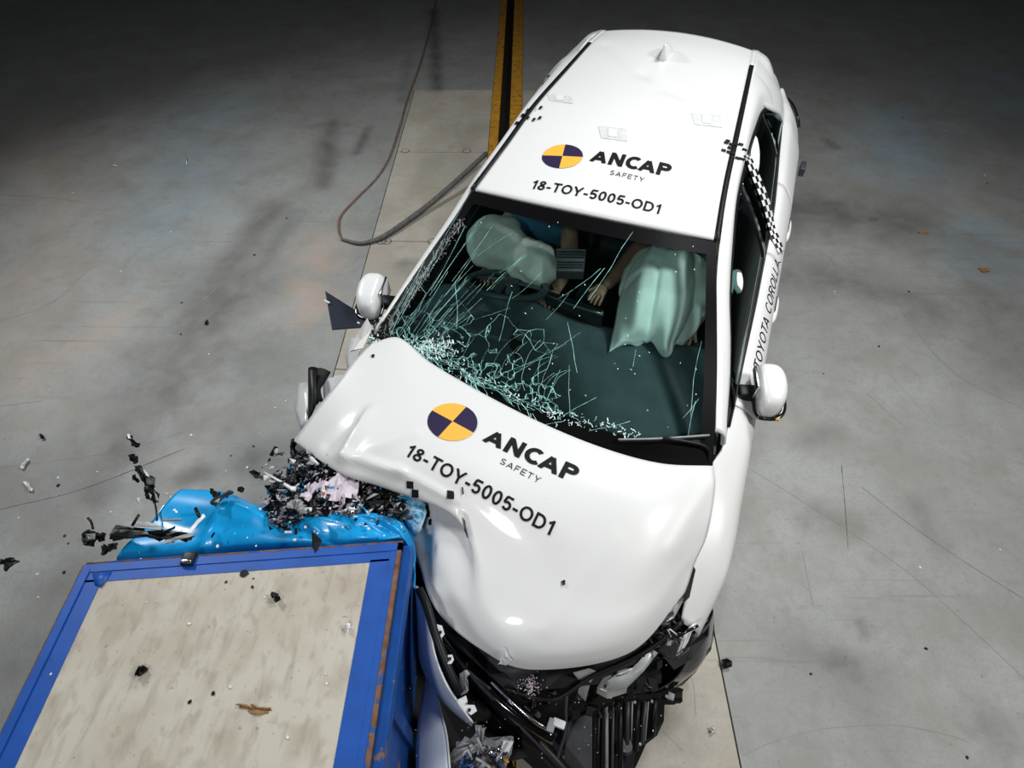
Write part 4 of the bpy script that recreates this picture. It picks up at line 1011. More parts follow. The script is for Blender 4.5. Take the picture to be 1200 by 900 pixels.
# slam panel and radiator behind the bonnet edge
sheet('slam_panel', PC((520, 735, .66), (575, 790, .66), (640, 808, .66), (720, 800, .66), (790, 745, .68), (805, 700, .72), (740, 735, .68), (620, 755, .66), (560, 725, .66)), BLACK, car, bend=-.02)
sheet('inner_grille_panel', PC((498, 700, .64), (520, 712, .68), (575, 765, .70), (630, 786, .70), (612, 806, .66), (590, 806, .62), (555, 775, .60), (515, 740, .60)), DARKG, car, bend=.012, smooth=True)
sheet('radiator_shroud', PC((600, 785, .62), (720, 790, .62), (770, 765, .62), (775, 800, .50), (700, 830, .42), (640, 850, .40), (590, 815, .52)), BLACK, car, bend=.0, jag=.01)
ld = C(582, 806, .64)
tube('grille_bar', PC((500, 705, .56), (520, 745, .57), (560, 795, .57), (600, 833, .56), (650, 866, .53)), .024, GLOSSB, car, 30, 8, flat=.6)
o = tube('grille_trim', PC((575, 798, .60), (600, 822, .60), (625, 844, .59), (648, 858, .57)), .009, CHROME, car, 16, 6)
tube('grille_trim', PC((520, 752, .59), (548, 784, .60), (575, 808, .60)), .006, DARKG, car, 16, 6)
sheet('lower_grille', PC((497, 735, .42), (530, 790, .42), (590, 850, .40), (640, 882, .36), (600, 892, .34), (560, 880, .34), (520, 850, .36), (500, 800, .40)), PIT, car)
# light bracket on the right
sheet('lamp_bracket', PC((700, 806, .66), (706, 796, .67), (732, 790, .67), (748, 776, .68), (765, 756, .69), (774, 752, .70), (772, 764, .69), (755, 786, .68), (735, 806, .66), (712, 812, .65)), STEEL, car, thick=.006, bend=.01, smooth=True)['label'] = 'pale bracket bent beside the right lamp'
sheet('bracket_lip', PC((700, 806, .66), (712, 812, .65), (735, 806, .66), (734, 812, .62), (712, 819, .60), (699, 812, .61)), STEEL, car, thick=.004)
for x, y in ((709, 804), (754, 768)):
    bm = bmesh.new(); bmesh.ops.create_cone(bm, cap_ends=True, segments=12, radius1=.007, radius2=.007, depth=.004, matrix=Matrix.Translation(C(x, y, .695))); bmobj('bracket_hole', bm, PIT, car)
sheet('bracket_tab', PC((672, 789, .70), (690, 784, .71), (700, 788, .70), (692, 800, .66), (686, 822, .56), (677, 812, .58), (680, 800, .64)), STEEL, car, thick=.004)
sheet('wing_bracket', PC((778, 715, .76), (800, 694, .78), (803, 700, .77), (790, 724, .75), (775, 732, .73), (766, 732, .73)), STEEL, car, thick=.004, bend=.008)
# headlamp
hl = sheet('headlamp_housing', PC((806, 668, .80), (811, 690, .78), (808, 730, .72), (833, 716, .66), (830, 745, .60), (812, 772, .52), (790, 785, .50), (770, 760, .62), (775, 735, .70), (800, 700, .74)), GLOSSB, car, thick=.01, bend=.03)
tube('lamp_trim', PC((816, 731, .74), (808, 737, .74), (798, 764, .68)), .006, WHITEB, hl, 8, 6); tube('lamp_trim', PC((814, 736, .73), (802, 746, .73), (793, 768, .66)), .005, WHITEB, hl, 8, 6); tube('lamp_trim', PC((812, 733, .74), (805, 752, .70), (795, 767, .67)), .004, PALE, hl, 8, 6)
for k in range(26):
    x, y = random.uniform(772, 806), random.uniform(700, 765)
    if x+y*.55 < 1160 or x+y*.4 > 1110: pass
    c = C(x, y, random.uniform(.66, .76)); tube('lamp_part', [c, c+Vector([random.uniform(-.04, .04) for _ in range(3)]), c+Vector([random.uniform(-.06, .06) for _ in range(3)])], random.uniform(.003, .009), random.choice([BLACK, GLOSSB, DARKG, DARKG, STEEL]), hl, 5, 6)
# right bumper remains
patch('front_bumper', [[C(836, 716, .64), C(830, 728, .66), C(812, 738, .67)], [C(837, 735, .50), C(828, 752, .54), C(806, 770, .54)], [C(832, 762, .38), C(818, 782, .42), C(790, 796, .44)], [C(812, 788, .30), C(798, 800, .34), C(765, 812, .36)], [C(798, 802, .24), C(780, 812, .26), C(752, 822, .28)]], 20, 14, GLOSSB, car, thick=.008)
patch('bumper_side', [[C(836, 716, .64), W(3.62, .965, .5), W(3.60, .93, .25)], [C(837, 735, .50), W(3.78, .96, .4), W(3.74, .93, .22)], [C(832, 762, .38), W(3.9, .93, .3), W(3.88, .9, .2)]], 10, 8, BLACK, car, thick=.006, upward=(1, 0, 0))
sheet('splash_shield', PC((765, 770, .50), (800, 760, .52), (830, 742, .50), (834, 760, .40), (815, 788, .34), (800, 803, .28), (775, 812, .28), (735, 812, .34), (735, 795, .42)), GLOSSB, car, thick=.008, bend=.01)
sheet('bumper_flap', PC((745, 812, .34), (790, 806, .32), (801, 808, .3), (800, 822, .28), (790, 826, .26), (740, 824, .28), (715, 822, .3)), BLACK, car, thick=.006, jag=.006)
box('clip', C(786, 816, .31), (.03, .03, .02), GREY, car, bev=.004)
# wiring
tube('hose', PC((590, 806, .66), (625, 817, .66), (650, 819, .68), (668, 810, .70), (695, 792, .73), (735, 775, .74), (770, 755, .75), (800, 728, .77)), .009, BLACK, car, 40, 6)
tube('cable', PC((664, 812, .70), (663, 830, .60), (662, 860, .5), (654, 885, .42), (652, 915, .36)), .007, DARKG, car, 20, 6)
tube('cable', PC((770, 762, .72), (760, 745, .74), (775, 742, .76), (780, 752, .74), (770, 762, .72)), .006, BLACK, car, 16, 6)
tube('hose', PC((700, 830, .5), (670, 842, .5), (655, 850, .48)), .008, BLACK, car, 10, 6)
box('cable_plug', C(655, 848, .60), (.05, .03, .03), PALE, car, bev=.005)
box('cable_plug', C(646, 850, .60), (.03, .05, .03), GREY, car, bev=.005)
o = sheet('torn_film', [hit(hb, x, y, .02) or C(x, y, .84) for x, y in ((583, 779), (588, 772), (590, 757), (594, 757), (597, 765), (601, 770), (595, 775), (591, 774), (585, 778))], WHITEB, car, thick=.003, bend=.006); o['label'] = 'white film scrap on the bonnet lip'
# pale body below the bonnet right edge and struts
sheet('inner_wing', PC((812, 662, .84), (815, 668, .84), (808, 700, .80), (803, 705, .80), (800, 700, .80)), PIT, car)
# engine bay junk seen between the parts: small solid pieces
junk = []
rj = random.Random(3)
for k in range(130):
    x = rj.uniform(500, 800); lo = 700+ (x-500)*.95 if x < 590 else (800 if x < 720 else 800-(x-720)*.9)
    y = lo+rj.uniform(-12, 40); z = rj.uniform(.42, .62)
    junk.append((C(x, y, z), rj.uniform(.008, .035)))
bm = bmesh.new()
for c, s in junk:
    R3 = Matrix.Rotation(rj.uniform(0, 6), 3, (rj.random(), rj.random(), rj.random()+.1))
    add_box(bm, c, (s, s*rj.uniform(.4, 2), s*rj.uniform(.3, 1)), R3, mi=0 if rj.random() < .8 else 1)
o = bmobj('broken_fittings', bm, [BLACK, DARKG], car); o['kind'] = 'stuff'
# ---- wreckage still on the struck corner
sheet('fender_fragment', PC((430, 373, 1.12), (436, 385, 1.08), (425, 408, 1.04), (414, 410, 1.03), (410, 412, 1.0), (418, 392, 1.04)), WHITE, car, thick=.006)['label'] = 'upright torn white spike beside the windscreen corner'
sheet('fender_fragment', PC((412, 395, .96), (418, 397, .99), (420, 408, 1.0), (424, 418, .98), (408, 436, .92), (405, 422, .90), (407, 405, .92)), WHITEB, car, thick=.006, bend=.01, smooth=True)
sheet('fender_fragment', PC((402, 438, .88), (384, 444, .84), (376, 455, .82), (374, 470, .80), (392, 462, .84), (405, 448, .88)), PALE, car, thick=.006)
sheet('door_skin_fragment', PC((350, 449, .80), (362, 448, .84), (364, 470, .82), (362, 492, .82), (366, 503, .84), (352, 503, .78), (345, 480, .76)), WHITE, car, thick=.006, bend=.015, smooth=True)
ribbon('inner_liner', PC((361, 431, .90), (361, 450, .90), (361, 470, .88), (361, 494, .86)), PC((372, 431, .90), (371, 450, .91), (371, 472, .89), (362, 494, .86)), BLACK, car, 12, 3, .01, (0, 0, 1), (0, 0, .01))
ribbon('inner_liner', PC((371, 431, .86), (371, 445, .86), (370, 460, .85), (370, 474, .84)), PC((388, 436, .85), (381, 448, .84), (376, 457, .84), (379, 470, .83)), PIT, car, 12, 3, .01, (0, 0, 1), (0, 0, .015))
for k in range(60):
    pass
bm = bmesh.new()
for k in range(170):
    t = rj.random(); c = C(432+18*t+rj.gauss(0, 4), 395-12*t+rj.gauss(2, 7), 1.01+rj.uniform(-.02, .02)); s = rj.uniform(.004, .014)
    add_box(bm, c, (s, s*1.6, s*.6), Matrix.Rotation(rj.uniform(0, 6), 3, (rj.random(), rj.random(), .3)), mi=rj.choice((0, 0, 1, 2)))
o = bmobj('crushed_pillar_crumbs', bm, [BLACK, GREY, CRACK2], car); o['kind'] = 'stuff'
sheet('scraped_skin', PC((459, 573, 1.0), (478, 576, 1.01), (497, 588, 1.0), (500, 600, .98), (493, 622, .93), (486, 630, .90), (475, 612, .94), (466, 592, .98)), SWIRL, car, thick=.005, bend=.02, smooth=True)['label'] = 'scrap of wing skin smeared with blue and white paint'
box('crushed_inner_wing', C(455, 560, .48), (.34, .34, .26), BLACK, car, bev=.03)
box('crushed_inner_wing', C(400, 510, .52), (.26, .5, .3), BLACK, car, bev=.03)
# dark crushed corner under the bonnet edge, beside the barrier
sheet('crushed_rail', PC((488, 650, .55), (498, 700, .5), (520, 750, .40), (560, 800, .3), (600, 860, .25), (560, 870, .22), (500, 800, .25), (488, 720, .4)), BLACK, car, thick=.02, jag=.01)

# ================================================================== PARTS ON AND OVER THE FLOOR IN FRONT OF THE CAR
def thing(name, label, cat, c, group=None):
    o = empty(name, loc=c); tag(o, label, cat, group); return o
def rel(c, *l): return [G(*p)-Vector(c) for p in l]
c = G(515, 780, .60); t = thing('bumper_cover', 'curved white bumper cover strip in painted blue shade torn off between barrier and bonnet', 'bumper', c)
A = rel(c, (487, 688, .72), (489, 730, .64), (492, 775, .54), (508, 812, .46), (532, 836, .43), (553, 852, .42)); B = rel(c, (493, 690, .80), (502, 728, .78), (509, 766, .74), (521, 798, .68), (537, 824, .62), (554, 847, .52))
ribbon('cover_skin', A, B, WHITE_BLUESHADE, t, 40, 8, .005, (0, 0, 1), (-.01, 0, .02))
tube('cover_edge', B, .005, WHITEB, t, 30, 6)
tube('black_moulding', rel(c, (491, 690, .83), (500, 710, .84), (509, 740, .83), (520, 770, .80), (533, 800, .76), (539, 812, .73)), .016, BLACK, t, 30, 8, flat=.7)
tube('bracket_rib', rel(c, (512, 732, .82), (520, 762, .80), (530, 786, .77), (539, 806, .73)), .005, WHITEB, t, 20, 6)
for k, P_ in enumerate((((508, 731), (518, 733), (521, 743), (516, 750), (519, 757), (515, 756)), ((522, 768), (530, 767), (532, 773), (529, 778), (524, 778)), ((536, 820), (546, 815), (548, 822), (543, 826), (556, 826), (559, 833), (552, 838), (545, 833)))):
    z = (.82, .80, .68)[k]; sheet('mounting_tab', rel(c, *[(x, y, z) for x, y in P_]), WHITEB, t, thick=.003)
for x, y, z in ((516, 741, .826), (527, 772, .806), (550, 832, .686)):
    bm = bmesh.new(); bmesh.ops.create_cone(bm, cap_ends=True, segments=12, radius1=.006, radius2=.006, depth=.004, matrix=Matrix.Translation(G(x, y, z)-c)); bmobj('tab_hole', bm, PIT, t)
sheet('rubber_block', rel(c, (538, 790, .74), (544, 786, .76), (548, 791, .76), (545, 800, .74), (547, 812, .70), (540, 815, .68), (539, 802, .72)), GREY, t, thick=.015, bend=.01)
c = G(508, 860, .4); t = thing('fender_panel', 'white wing panel in painted blue shade standing at the bottom edge beside the barrier', 'panel', c)
A = rel(c, (499, 795, .46), (492, 830, .42), (488, 870, .36), (487, 930, .30)); B = rel(c, (512, 815, .50), (518, 840, .46), (524, 868, .42), (529, 930, .36))
ribbon('panel_skin', A, B, WHITE_BLUESHADE, t, 24, 8, .005, (0, 0, 1), (0, 0, .02)); tube('panel_edge', B, .005, WHITEB, t, 16, 6)
c = G(745, 860, .05); t = thing('undertray', 'ribbed black plastic undertray hanging below the car nose', 'undertray', c)
U = rel(c, (697, 818, .22), (776, 812, .24), (779, 822, .22), (778, 845, .16), (770, 862, .14), (757, 872, .12), (751, 886, .10), (742, 905, .08), (735, 930, .06), (694, 930, .05), (694, 870, .14))
sheet('tray_plate', U, BLACK, t, thick=.008)
for k, (x0, y0, x1, y1, r, m) in enumerate(((711, 820, 711, 925, .008, GREY), (719, 822, 717, 925, .006, DARKG), (736, 822, 735, 872, .010, DARKG), (741, 822, 740, 868, .004, GREY), (757, 822, 752, 872, .010, DARKG), (760, 822, 756, 868, .003, GREY), (702, 822, 700, 925, .008, BLACK), (727, 820, 727, 900, .012, BLACK), (748, 822, 745, 880, .012, BLACK), (768, 820, 765, 862, .012, BLACK))):
    tube('tray_rib', rel(c, (x0, y0, .25), (x1, y1, .10 if y1 > 900 else .16)), r, m, t, 2, 6)
for k in range(16):
    y = 826+k*2.6; tube('tray_slot', rel(c, (744, y, .235-.004*k), (748.5, y+.4, .235-.004*k)), .003, DARKG, t, 2, 5)
bm = bmesh.new(); bmesh.ops.create_cone(bm, cap_ends=True, segments=20, radius1=.035, radius2=.028, depth=.03, matrix=Matrix.Translation(G(733, 874, .15)-c)); bmobj('tray_boss', bm, DARKG, t)
for x, y in ((744, 823), (764, 822), (781, 816), (716, 840), (750, 872)):
    bm = bmesh.new(); bmesh.ops.create_cone(bm, cap_ends=True, segments=10, radius1=.007, radius2=.006, depth=.01, matrix=Matrix.Translation(G(x, y, .25 if y < 830 else .18)-c)); bmobj('tray_bolt', bm, GREY, t)
c = G(680, 860, .2); t = thing('lower_shield', 'flat dark brown shield panel left of the ribbed undertray', 'panel', c)
sheet('shield_plate', rel(c, (668, 835, .22), (694, 822, .22), (694, 930, .10), (660, 930, .10), (662, 880, .16)), DARKG, t, thick=.006)
c = G(566, 875, .3); t = thing('headlamp_unit', 'broken grey headlamp unit lying at the bottom edge', 'headlamp', c)
sheet('lamp_body', rel(c, (528, 883, .36), (540, 870, .40), (556, 866, .42), (560, 855, .44), (562, 850, .44), (567, 853, .44), (565, 866, .42), (590, 868, .40), (602, 868, .40), (596, 890, .34), (588, 915, .30), (530, 915, .30)), GREY, t, thick=.02, bend=.02, jag=.006)
sheet('lens_piece', rel(c, (590, 868, .42), (602, 869, .42), (596, 882, .40), (586, 880, .40)), PALE, t, thick=.006)
for k in range(34):
    q = G(rj.uniform(532, 596), rj.uniform(872, 912), rj.uniform(.36, .44))-c
    tube('lamp_fitting', [q, q+Vector([rj.uniform(-.03, .03) for _ in range(3)]), q+Vector([rj.uniform(-.05, .05) for _ in range(3)])], rj.uniform(.003, .009), rj.choice([BLACK, BLACK, DARKG, GREY, GREY, CHROME, BLUEP, ORANGE]), t, 4, 6)
# dark support frames standing over the trench in front of the car
c = G(590, 870, .12); t = thing('radiator_support', 'dark crushed radiator frame lying over the floor trench', 'frame', c)
sheet('support_plate', rel(c, (490, 700, .30), (520, 760, .28), (570, 800, .24), (620, 840, .20), (662, 880, .16), (655, 900, .14), (630, 905, .12), (600, 860, .14), (560, 820, .18), (545, 822, .2), (580, 900, .12), (600, 930, .1), (520, 930, .12), (486, 930, .2), (484, 800, .28)), PIT, t, thick=.01)
tube('support_beam', rel(c, (520, 760, .34), (575, 815, .30), (640, 880, .26), (680, 925, .2)), .03, BLACK, t, 20, 8)
for x, y in ((568, 842), (545, 848), (590, 850)):
    sheet('rusty_plate', rel(c, (x-8, y-24, .20), (x+14, y-6, .20), (x+14, y+28, .19), (x-4, y+14, .19)), CARDB, t, thick=.004)

# ================================================================== FLYING AND FALLEN DEBRIS
c = G(402, 366, .95); t = thing('trim_triangle', 'large flat black triangular trim piece flying beside the folded mirror', 'trim')if False else thing('trim_triangle', 'large flat black triangular trim piece flying beside the folded mirror', 'trim', c)
DNAVY = simple('dark navy trim', (.012, .015, .028), .4)
sheet('trim_plate', rel(c, (381, 341, .95), (432, 373, .95), (428, 383, .95), (389, 386, .95)), DNAVY, t, thick=.006, bend=0, smooth=False)
tube('trim_clip', rel(c, (380, 352, .96), (386, 355, .96)), .006, WHITEB, t, 2, 6); tube('trim_clip', rel(c, (419, 378, .955), (421, 379, .955)), .006, WHITEB, t, 2, 6)
def crumple(name, P_, m, amp=.02, n=7, parent=None):
    """crumpled scrap: a small grid over the outline's box cut to the outline, flat shaded"""
    xs = [p.x for p in P_]; ys2 = [p.y for p in P_]; x0, x1, y0, y1 = min(xs), max(xs), min(ys2), max(ys2); vs, fs = [], []
    for j in range(n+1):
        for i in range(n+1):
            edge = i in (0, n) or j in (0, n)
            vs.append(Vector((x0+(x1-x0)*i/n+rj.uniform(-.3, .3)*(x1-x0)/n, y0+(y1-y0)*j/n+rj.uniform(-.3, .3)*(y1-y0)/n, amp*math.sin(i*1.3+j*.7)*rj.uniform(.2, 1)+rj.uniform(-.3, .3)*amp)))
    Q = [(p.x, p.y) for p in P_]
    for j in range(n):
        for i in range(n):
            f = (j*(n+1)+i, j*(n+1)+i+1, (j+1)*(n+1)+i+1, (j+1)*(n+1)+i); c = sum((vs[k] for k in f), Vector())/4
            if inpoly(c.x, c.y, Q): fs += [(f[0], f[1], f[2]), (f[0], f[2], f[3])]
    return mesh(name, vs, fs, m, parent, smooth=False, thick=.004, upward=(0, 0, 1))
def inpoly(x, y, P_):
    r = False; j = len(P_)-1
    for i in range(len(P_)):
        if (P_[i][1] > y) != (P_[j][1] > y) and x < (P_[j][0]-P_[i][0])*(y-P_[i][1])/(P_[j][1]-P_[i][1])+P_[i][0]: r = not r
        j = i
    return r
def shard(name, pts, z, m, label, cat='debris', thick=.012, bend=.015, jag=.004, group=None, parts=()):
    cx = sum(p[0] for p in pts)/len(pts); cy = sum(p[1] for p in pts)/len(pts); c = G(cx, cy, z)
    P_ = [G(x, y, z+rj.uniform(-.01, .01))-c for x, y in pts]
    if name.endswith('panel_piece'):
        o = crumple(name, P_, m); o.location = c; return tag(o, label, cat, group)
    if parts:
        t = thing(name, label, cat, c, group); sheet('shard_body', P_, m, t, thick=thick, bend=bend, jag=jag)
        for pm, pp_ in parts: sheet('shard_piece', [G(x, y, z+.02)-c for x, y in pp_], pm, t, thick=.006, bend=.004)
        return t
    o = sheet(name, P_, m, None, thick=thick, bend=bend, jag=jag); o.location = c; tag(o, label, cat, group); return o
shard('black_shard', [(148, 511), (152, 510), (162, 520), (161, 524), (154, 521)], .9, BLACK, 'topmost black shard of the flying chain, with a white tip', parts=((WHITEB, [(149, 508), (152, 509), (153, 514), (150, 513)]),))
shard('black_shard', [(150, 533), (158, 532), (162, 537), (158, 542), (152, 540)], .85, BLACK, 'second small black shard down the flying chain')
shard('black_shard', [(157, 546), (165, 545), (170, 556), (182, 560), (181, 570), (172, 572), (168, 565), (163, 557)], .85, BLACK, 'long angular black plastic piece in middle of the flying chain', parts=((PALE, [(168, 550), (172, 553), (176, 559), (171, 557)]), (DARKG, [(171, 560), (182, 560), (181, 568), (172, 567)])))
shard('black_shard', [(155, 557), (159, 557), (164, 564), (161, 565), (156, 561)], .8, BLACK, 'small black oval shard left of the long chain piece')
shard('black_shard', [(169, 570), (178, 569), (184, 577), (186, 588), (181, 588), (172, 585), (170, 578)], .85, BLACK, 'lowest jagged black cluster of the flying chain with grey edge', parts=((GREY, [(180, 575), (184, 580), (186, 587), (183, 586)]), (GREY, [(174, 577), (178, 580), (176, 584)])))
o = tube('black_strand', [G(181, 588, .85), G(183, 597, .86), G(184, 610, .87)], .004, BLACK, None, 6, 6); tag(o, 'thin black strand hanging below the flying chain', 'strand')
shard('black_bracket', [(96, 625), (104, 620), (113, 624), (120, 627), (119, 632), (111, 633), (106, 639), (97, 638), (95, 632)], .7, BLACK, 'boxy black plastic bracket floating left of the blue sheet', thick=.03, parts=((DARKG, [(100, 626), (112, 625), (111, 632), (101, 634)]),))
o = tube('black_strand', [G(103, 607, .72), G(107, 612, .72), G(109, 620, .71)], .005, BLACK, None, 6, 6); tag(o, 'short black strand above the boxy black bracket', 'strand')
shard('black_shard', [(118, 640), (126, 642), (132, 636), (138, 636), (137, 643), (128, 645), (118, 650)], .7, BLACK, 'black butterfly-shaped shard beside the blue rim corner')
shard('black_shard', [(0, 655), (13, 653), (23, 657), (5, 669), (4, 661), (0, 660)], .5, BLACK, 'black arrow-shaped shard at the left edge of the photo')
shard('long_black_trim', [(128, 627), (136, 615), (146, 619), (160, 620), (176, 622), (190, 620), (204, 624), (222, 625), (226, 630), (212, 632), (196, 628), (182, 632), (160, 628), (140, 628), (131, 630)], .93, BLACK, 'long splintered black trim piece lying on the blue sheet', thick=.018, jag=.005, parts=((GREY, [(146, 611), (172, 611), (190, 617), (188, 621), (160, 618), (147, 617)]), (DARKG, [(140, 620), (172, 622), (174, 626), (140, 627)]), (GREY, [(191, 634), (206, 629), (224, 624), (226, 628), (208, 633), (193, 637)]), (PALE, [(222, 620), (230, 610), (238, 602), (241, 605), (232, 614), (224, 625)]), (GREY, [(190, 608), (212, 607), (213, 609), (190, 611)])))
for (a, b, zz) in (((155, 616), (163, 603), 1.0), ((229, 595), (234, 606), 1.0), ((248, 629), (251, 625), .95), ((192, 624), (205, 618), .97)):
    c = G(*a, zz); o = tube('black_splinter', [Vector(), G(*b, zz+.02)-c], .007, BLACK, None, 2, 5, flat=.5); o.location = c
    tag(o, {155: 'black splinter sticking up from the long trim piece', 229: 'upright black splinter near the right end of the long trim', 248: 'tiny black splinter alone on the blue sheet', 192: 'black splinter across the middle of the long trim'}[a[0]], 'debris')
shard('black_shard', [(246, 572), (252, 575), (257, 577), (256, 581), (249, 583), (246, 578)], .95, BLACK, 'small black shard above the back edge of the blue sheet')
shard('black_shard', [(246, 589), (256, 582), (270, 574), (273, 575), (262, 584), (257, 590), (248, 592)], .95, DARKG, 'slanted dark shard at the back edge of the blue sheet', parts=((GREY, [(250, 588), (258, 583), (256, 589)]),))
shard('black_shard', [(278, 573), (283, 570), (287, 572), (286, 576), (280, 576)], .92, BLACK, 'round black chip right of the slanted dark shard')
shard('black_shard', [(292, 552), (298, 551), (304, 554), (302, 557), (295, 556)], .02, BLACK, 'black chip on the grey floor above the debris pile')
shard('black_shard', [(163, 780), (168, 779), (172, 782), (168, 790), (161, 793), (163, 787)], 1.02, BLACK, 'black leaf-shaped chip on the beige barrier top')
shard('black_shard', [(321, 696), (325, 698), (326, 703), (323, 702)], 1.02, BLACK, 'small black chip near middle of the beige barrier top')
shard('white_chip', [(405, 731), (409, 732), (408, 738), (406, 737)], 1.02, WHITEB, 'small white chip at the right side of the barrier top')
shard('brown_film', [(276, 825), (290, 825), (300, 829), (312, 830), (324, 834), (318, 838), (300, 836), (284, 831)], 1.008, CARDB, 'torn strip of brown film on the barrier top', thick=.003, bend=.002)
shard('black_plug', [(845, 773), (852, 771), (858, 775), (858, 781), (850, 784), (846, 780)], .03, BLACK, 'black rubber plug on the floor beside the track seam', thick=.05, bend=.02, jag=0)
shard('white_chip', [(832, 852), (838, 853), (840, 857), (834, 858)], .02, WHITEB, 'white chip on the beige track panel by the car nose', thick=.006)
shard('black_chip', [(240, 377), (243, 374), (244, 379), (241, 381)], .015, BLACK, 'black chip on the grey floor above the tyre marks', thick=.008)
shard('black_chip', [(47, 508), (51, 510), (52, 514), (48, 513)], .02, BLACK, 'small black chip on grey floor left of the flying chain', thick=.008)
shard('white_clip', [(23, 547), (32, 537), (34, 539), (27, 549)], .02, PALE, 'pale looped clip on the floor at far left', thick=.006)
shard('white_chip', [(27, 564), (31, 564), (38, 573), (37, 576), (33, 574)], .02, WHITEB, 'elongated white chip below the pale looped clip', thick=.008)
shard('white_chip', [(160, 584), (164, 583), (163, 590), (161, 589)], .6, WHITEB, 'white chip floating left of the flying chain bottom', thick=.005)
shard('white_chip', [(193, 577), (199, 581), (200, 583), (195, 580)], .6, WHITEB, 'white sliver right of the flying chain', thick=.005)
shard('white_chip', [(218, 389+0), (219.5, 389), (219.5, 378), (218, 379)], .01, WHITEB, 'slim white sliver on the floor near left centre', thick=.003) if False else None
sheet('x', [(0, 0, 0), (1, 0, 0), (0, 1, 0)], WHITE) if False else None
o = tube('white_sliver', [G(218, 184, .01), G(219, 193, .01)], .006, WHITEB, None, 2, 5); tag(o, 'upright white sliver on the far grey floor', 'debris')
o = tube('white_sliver', [G(131, 194, .01), G(137, 194, .01)], .006, WHITEB, None, 2, 5); tag(o, 'lying white sliver left on the far grey floor', 'debris')
o = tube('black_strand', [G(344, 516, .85), G(343, 526, .8), G(346, 536, .8)], .012, BLACK, None, 8, 6); tag(o, 'black rubber strand hanging from the bonnet corner', 'strand')
shard('brown_leaf_chip', [(1146, 314), (1158, 314), (1161, 317), (1152, 319)], .012, CARDB, 'brown chip on the right floor', thick=.004, jag=0, bend=.004)
shard('brown_leaf_chip', [(1076, 271), (1087, 272), (1089, 275), (1079, 274)], .012, CARDB, 'darker brown chip further back on the right floor', thick=.004, jag=0, bend=.004)
# small chips that can be counted on the floor, barrier and blue sheet
GR = {}
def chips(name, m, label, group, spots, z, smin, smax):
    for (x, y) in spots:
        c = G(x, y, z); s = rj.uniform(smin, smax); bm = bmesh.new()
        P_ = [Vector((s*rj.uniform(.5, 1)*math.cos(a), s*rj.uniform(.4, 1)*math.sin(a), 0)) for a in (0.2, 1.4, 2.7, 3.9, 5.1)]
        lo = [bm.verts.new(p) for p in P_]; hi = [bm.verts.new(p*.8+Vector((0, 0, s*.4))) for p in P_]
        bm.faces.new(lo[::-1]); bm.faces.new(hi)
        for i in range(5): bm.faces.new((lo[i], lo[(i+1) % 5], hi[(i+1) % 5], hi[i]))
        o = bmobj(name, bm, m); o.location = c; o.rotation_euler = (0, 0, rj.uniform(0, 6)); tag(o, label, 'debris', group)
chips('dark_chip', BLACK, 'tiny dark chip on the grey floor left of the car', 'tiny dark chips on the left floor', [(75, 671), (68, 569), (76, 628), (271, 534), (297, 523), (213, 355), (212, 392), (298, 299), (80, 637), (336, 256)], 0, .008, .016)
chips('pale_chip', WHITEB, 'tiny white chip on the grey floor left of the car', 'tiny white chips on the left floor', [(44, 673), (22, 607), (114, 553), (130, 600), (224, 510), (265, 552), (290, 548), (245, 415), (142, 318), (200, 272), (284, 220), (45, 700), (305, 508), (335, 470), (323, 478), (194, 371), (85, 226), (68, 560), (312, 545)], 0, .006, .013)
chips('dark_chip', BLACK, 'tiny dark chip on the grey floor right of the car', 'tiny dark chips on the right floor', [(1133, 888), (950, 790), (1157, 215), (1058, 138), (1030, 406), (1065, 342), (965, 438), (1085, 760)], 0, .007, .013)
chips('pale_chip', WHITEB, 'tiny white chip on the grey floor right of the car', 'tiny white chips on the right floor', [(1109, 153), (1154, 205), (1172, 644), (978, 342), (1078, 665)], 0, .006, .012)
chips('pale_chip', WHITEB, 'tiny white chip on the beige barrier top', 'tiny white chips on the barrier top', [(383, 801), (337, 864), (172, 706), (310, 700), (60, 790), (222, 731), (270, 805), (382, 790)], BZ+.005, .004, .010)
chips('dark_chip', BLACK, 'tiny dark chip on the beige barrier top', 'tiny dark chips on the barrier top', [(290, 672), (297, 678), (265, 682), (60, 773), (222, 823), (296, 688), (250, 812)], BZ+.005, .004, .010)
chips('pale_chip', WHITEB, 'small white chip scattered on the bright blue sheet', 'white chips on the blue sheet', [(205, 598), (207, 600), (212, 622), (305, 597), (345, 633), (340, 612), (432, 620), (372, 625), (165, 655), (268, 655), (255, 640), (415, 640), (290, 630), (402, 618), (358, 618), (300, 640), (232, 612), (450, 628)], .935, .005, .011)
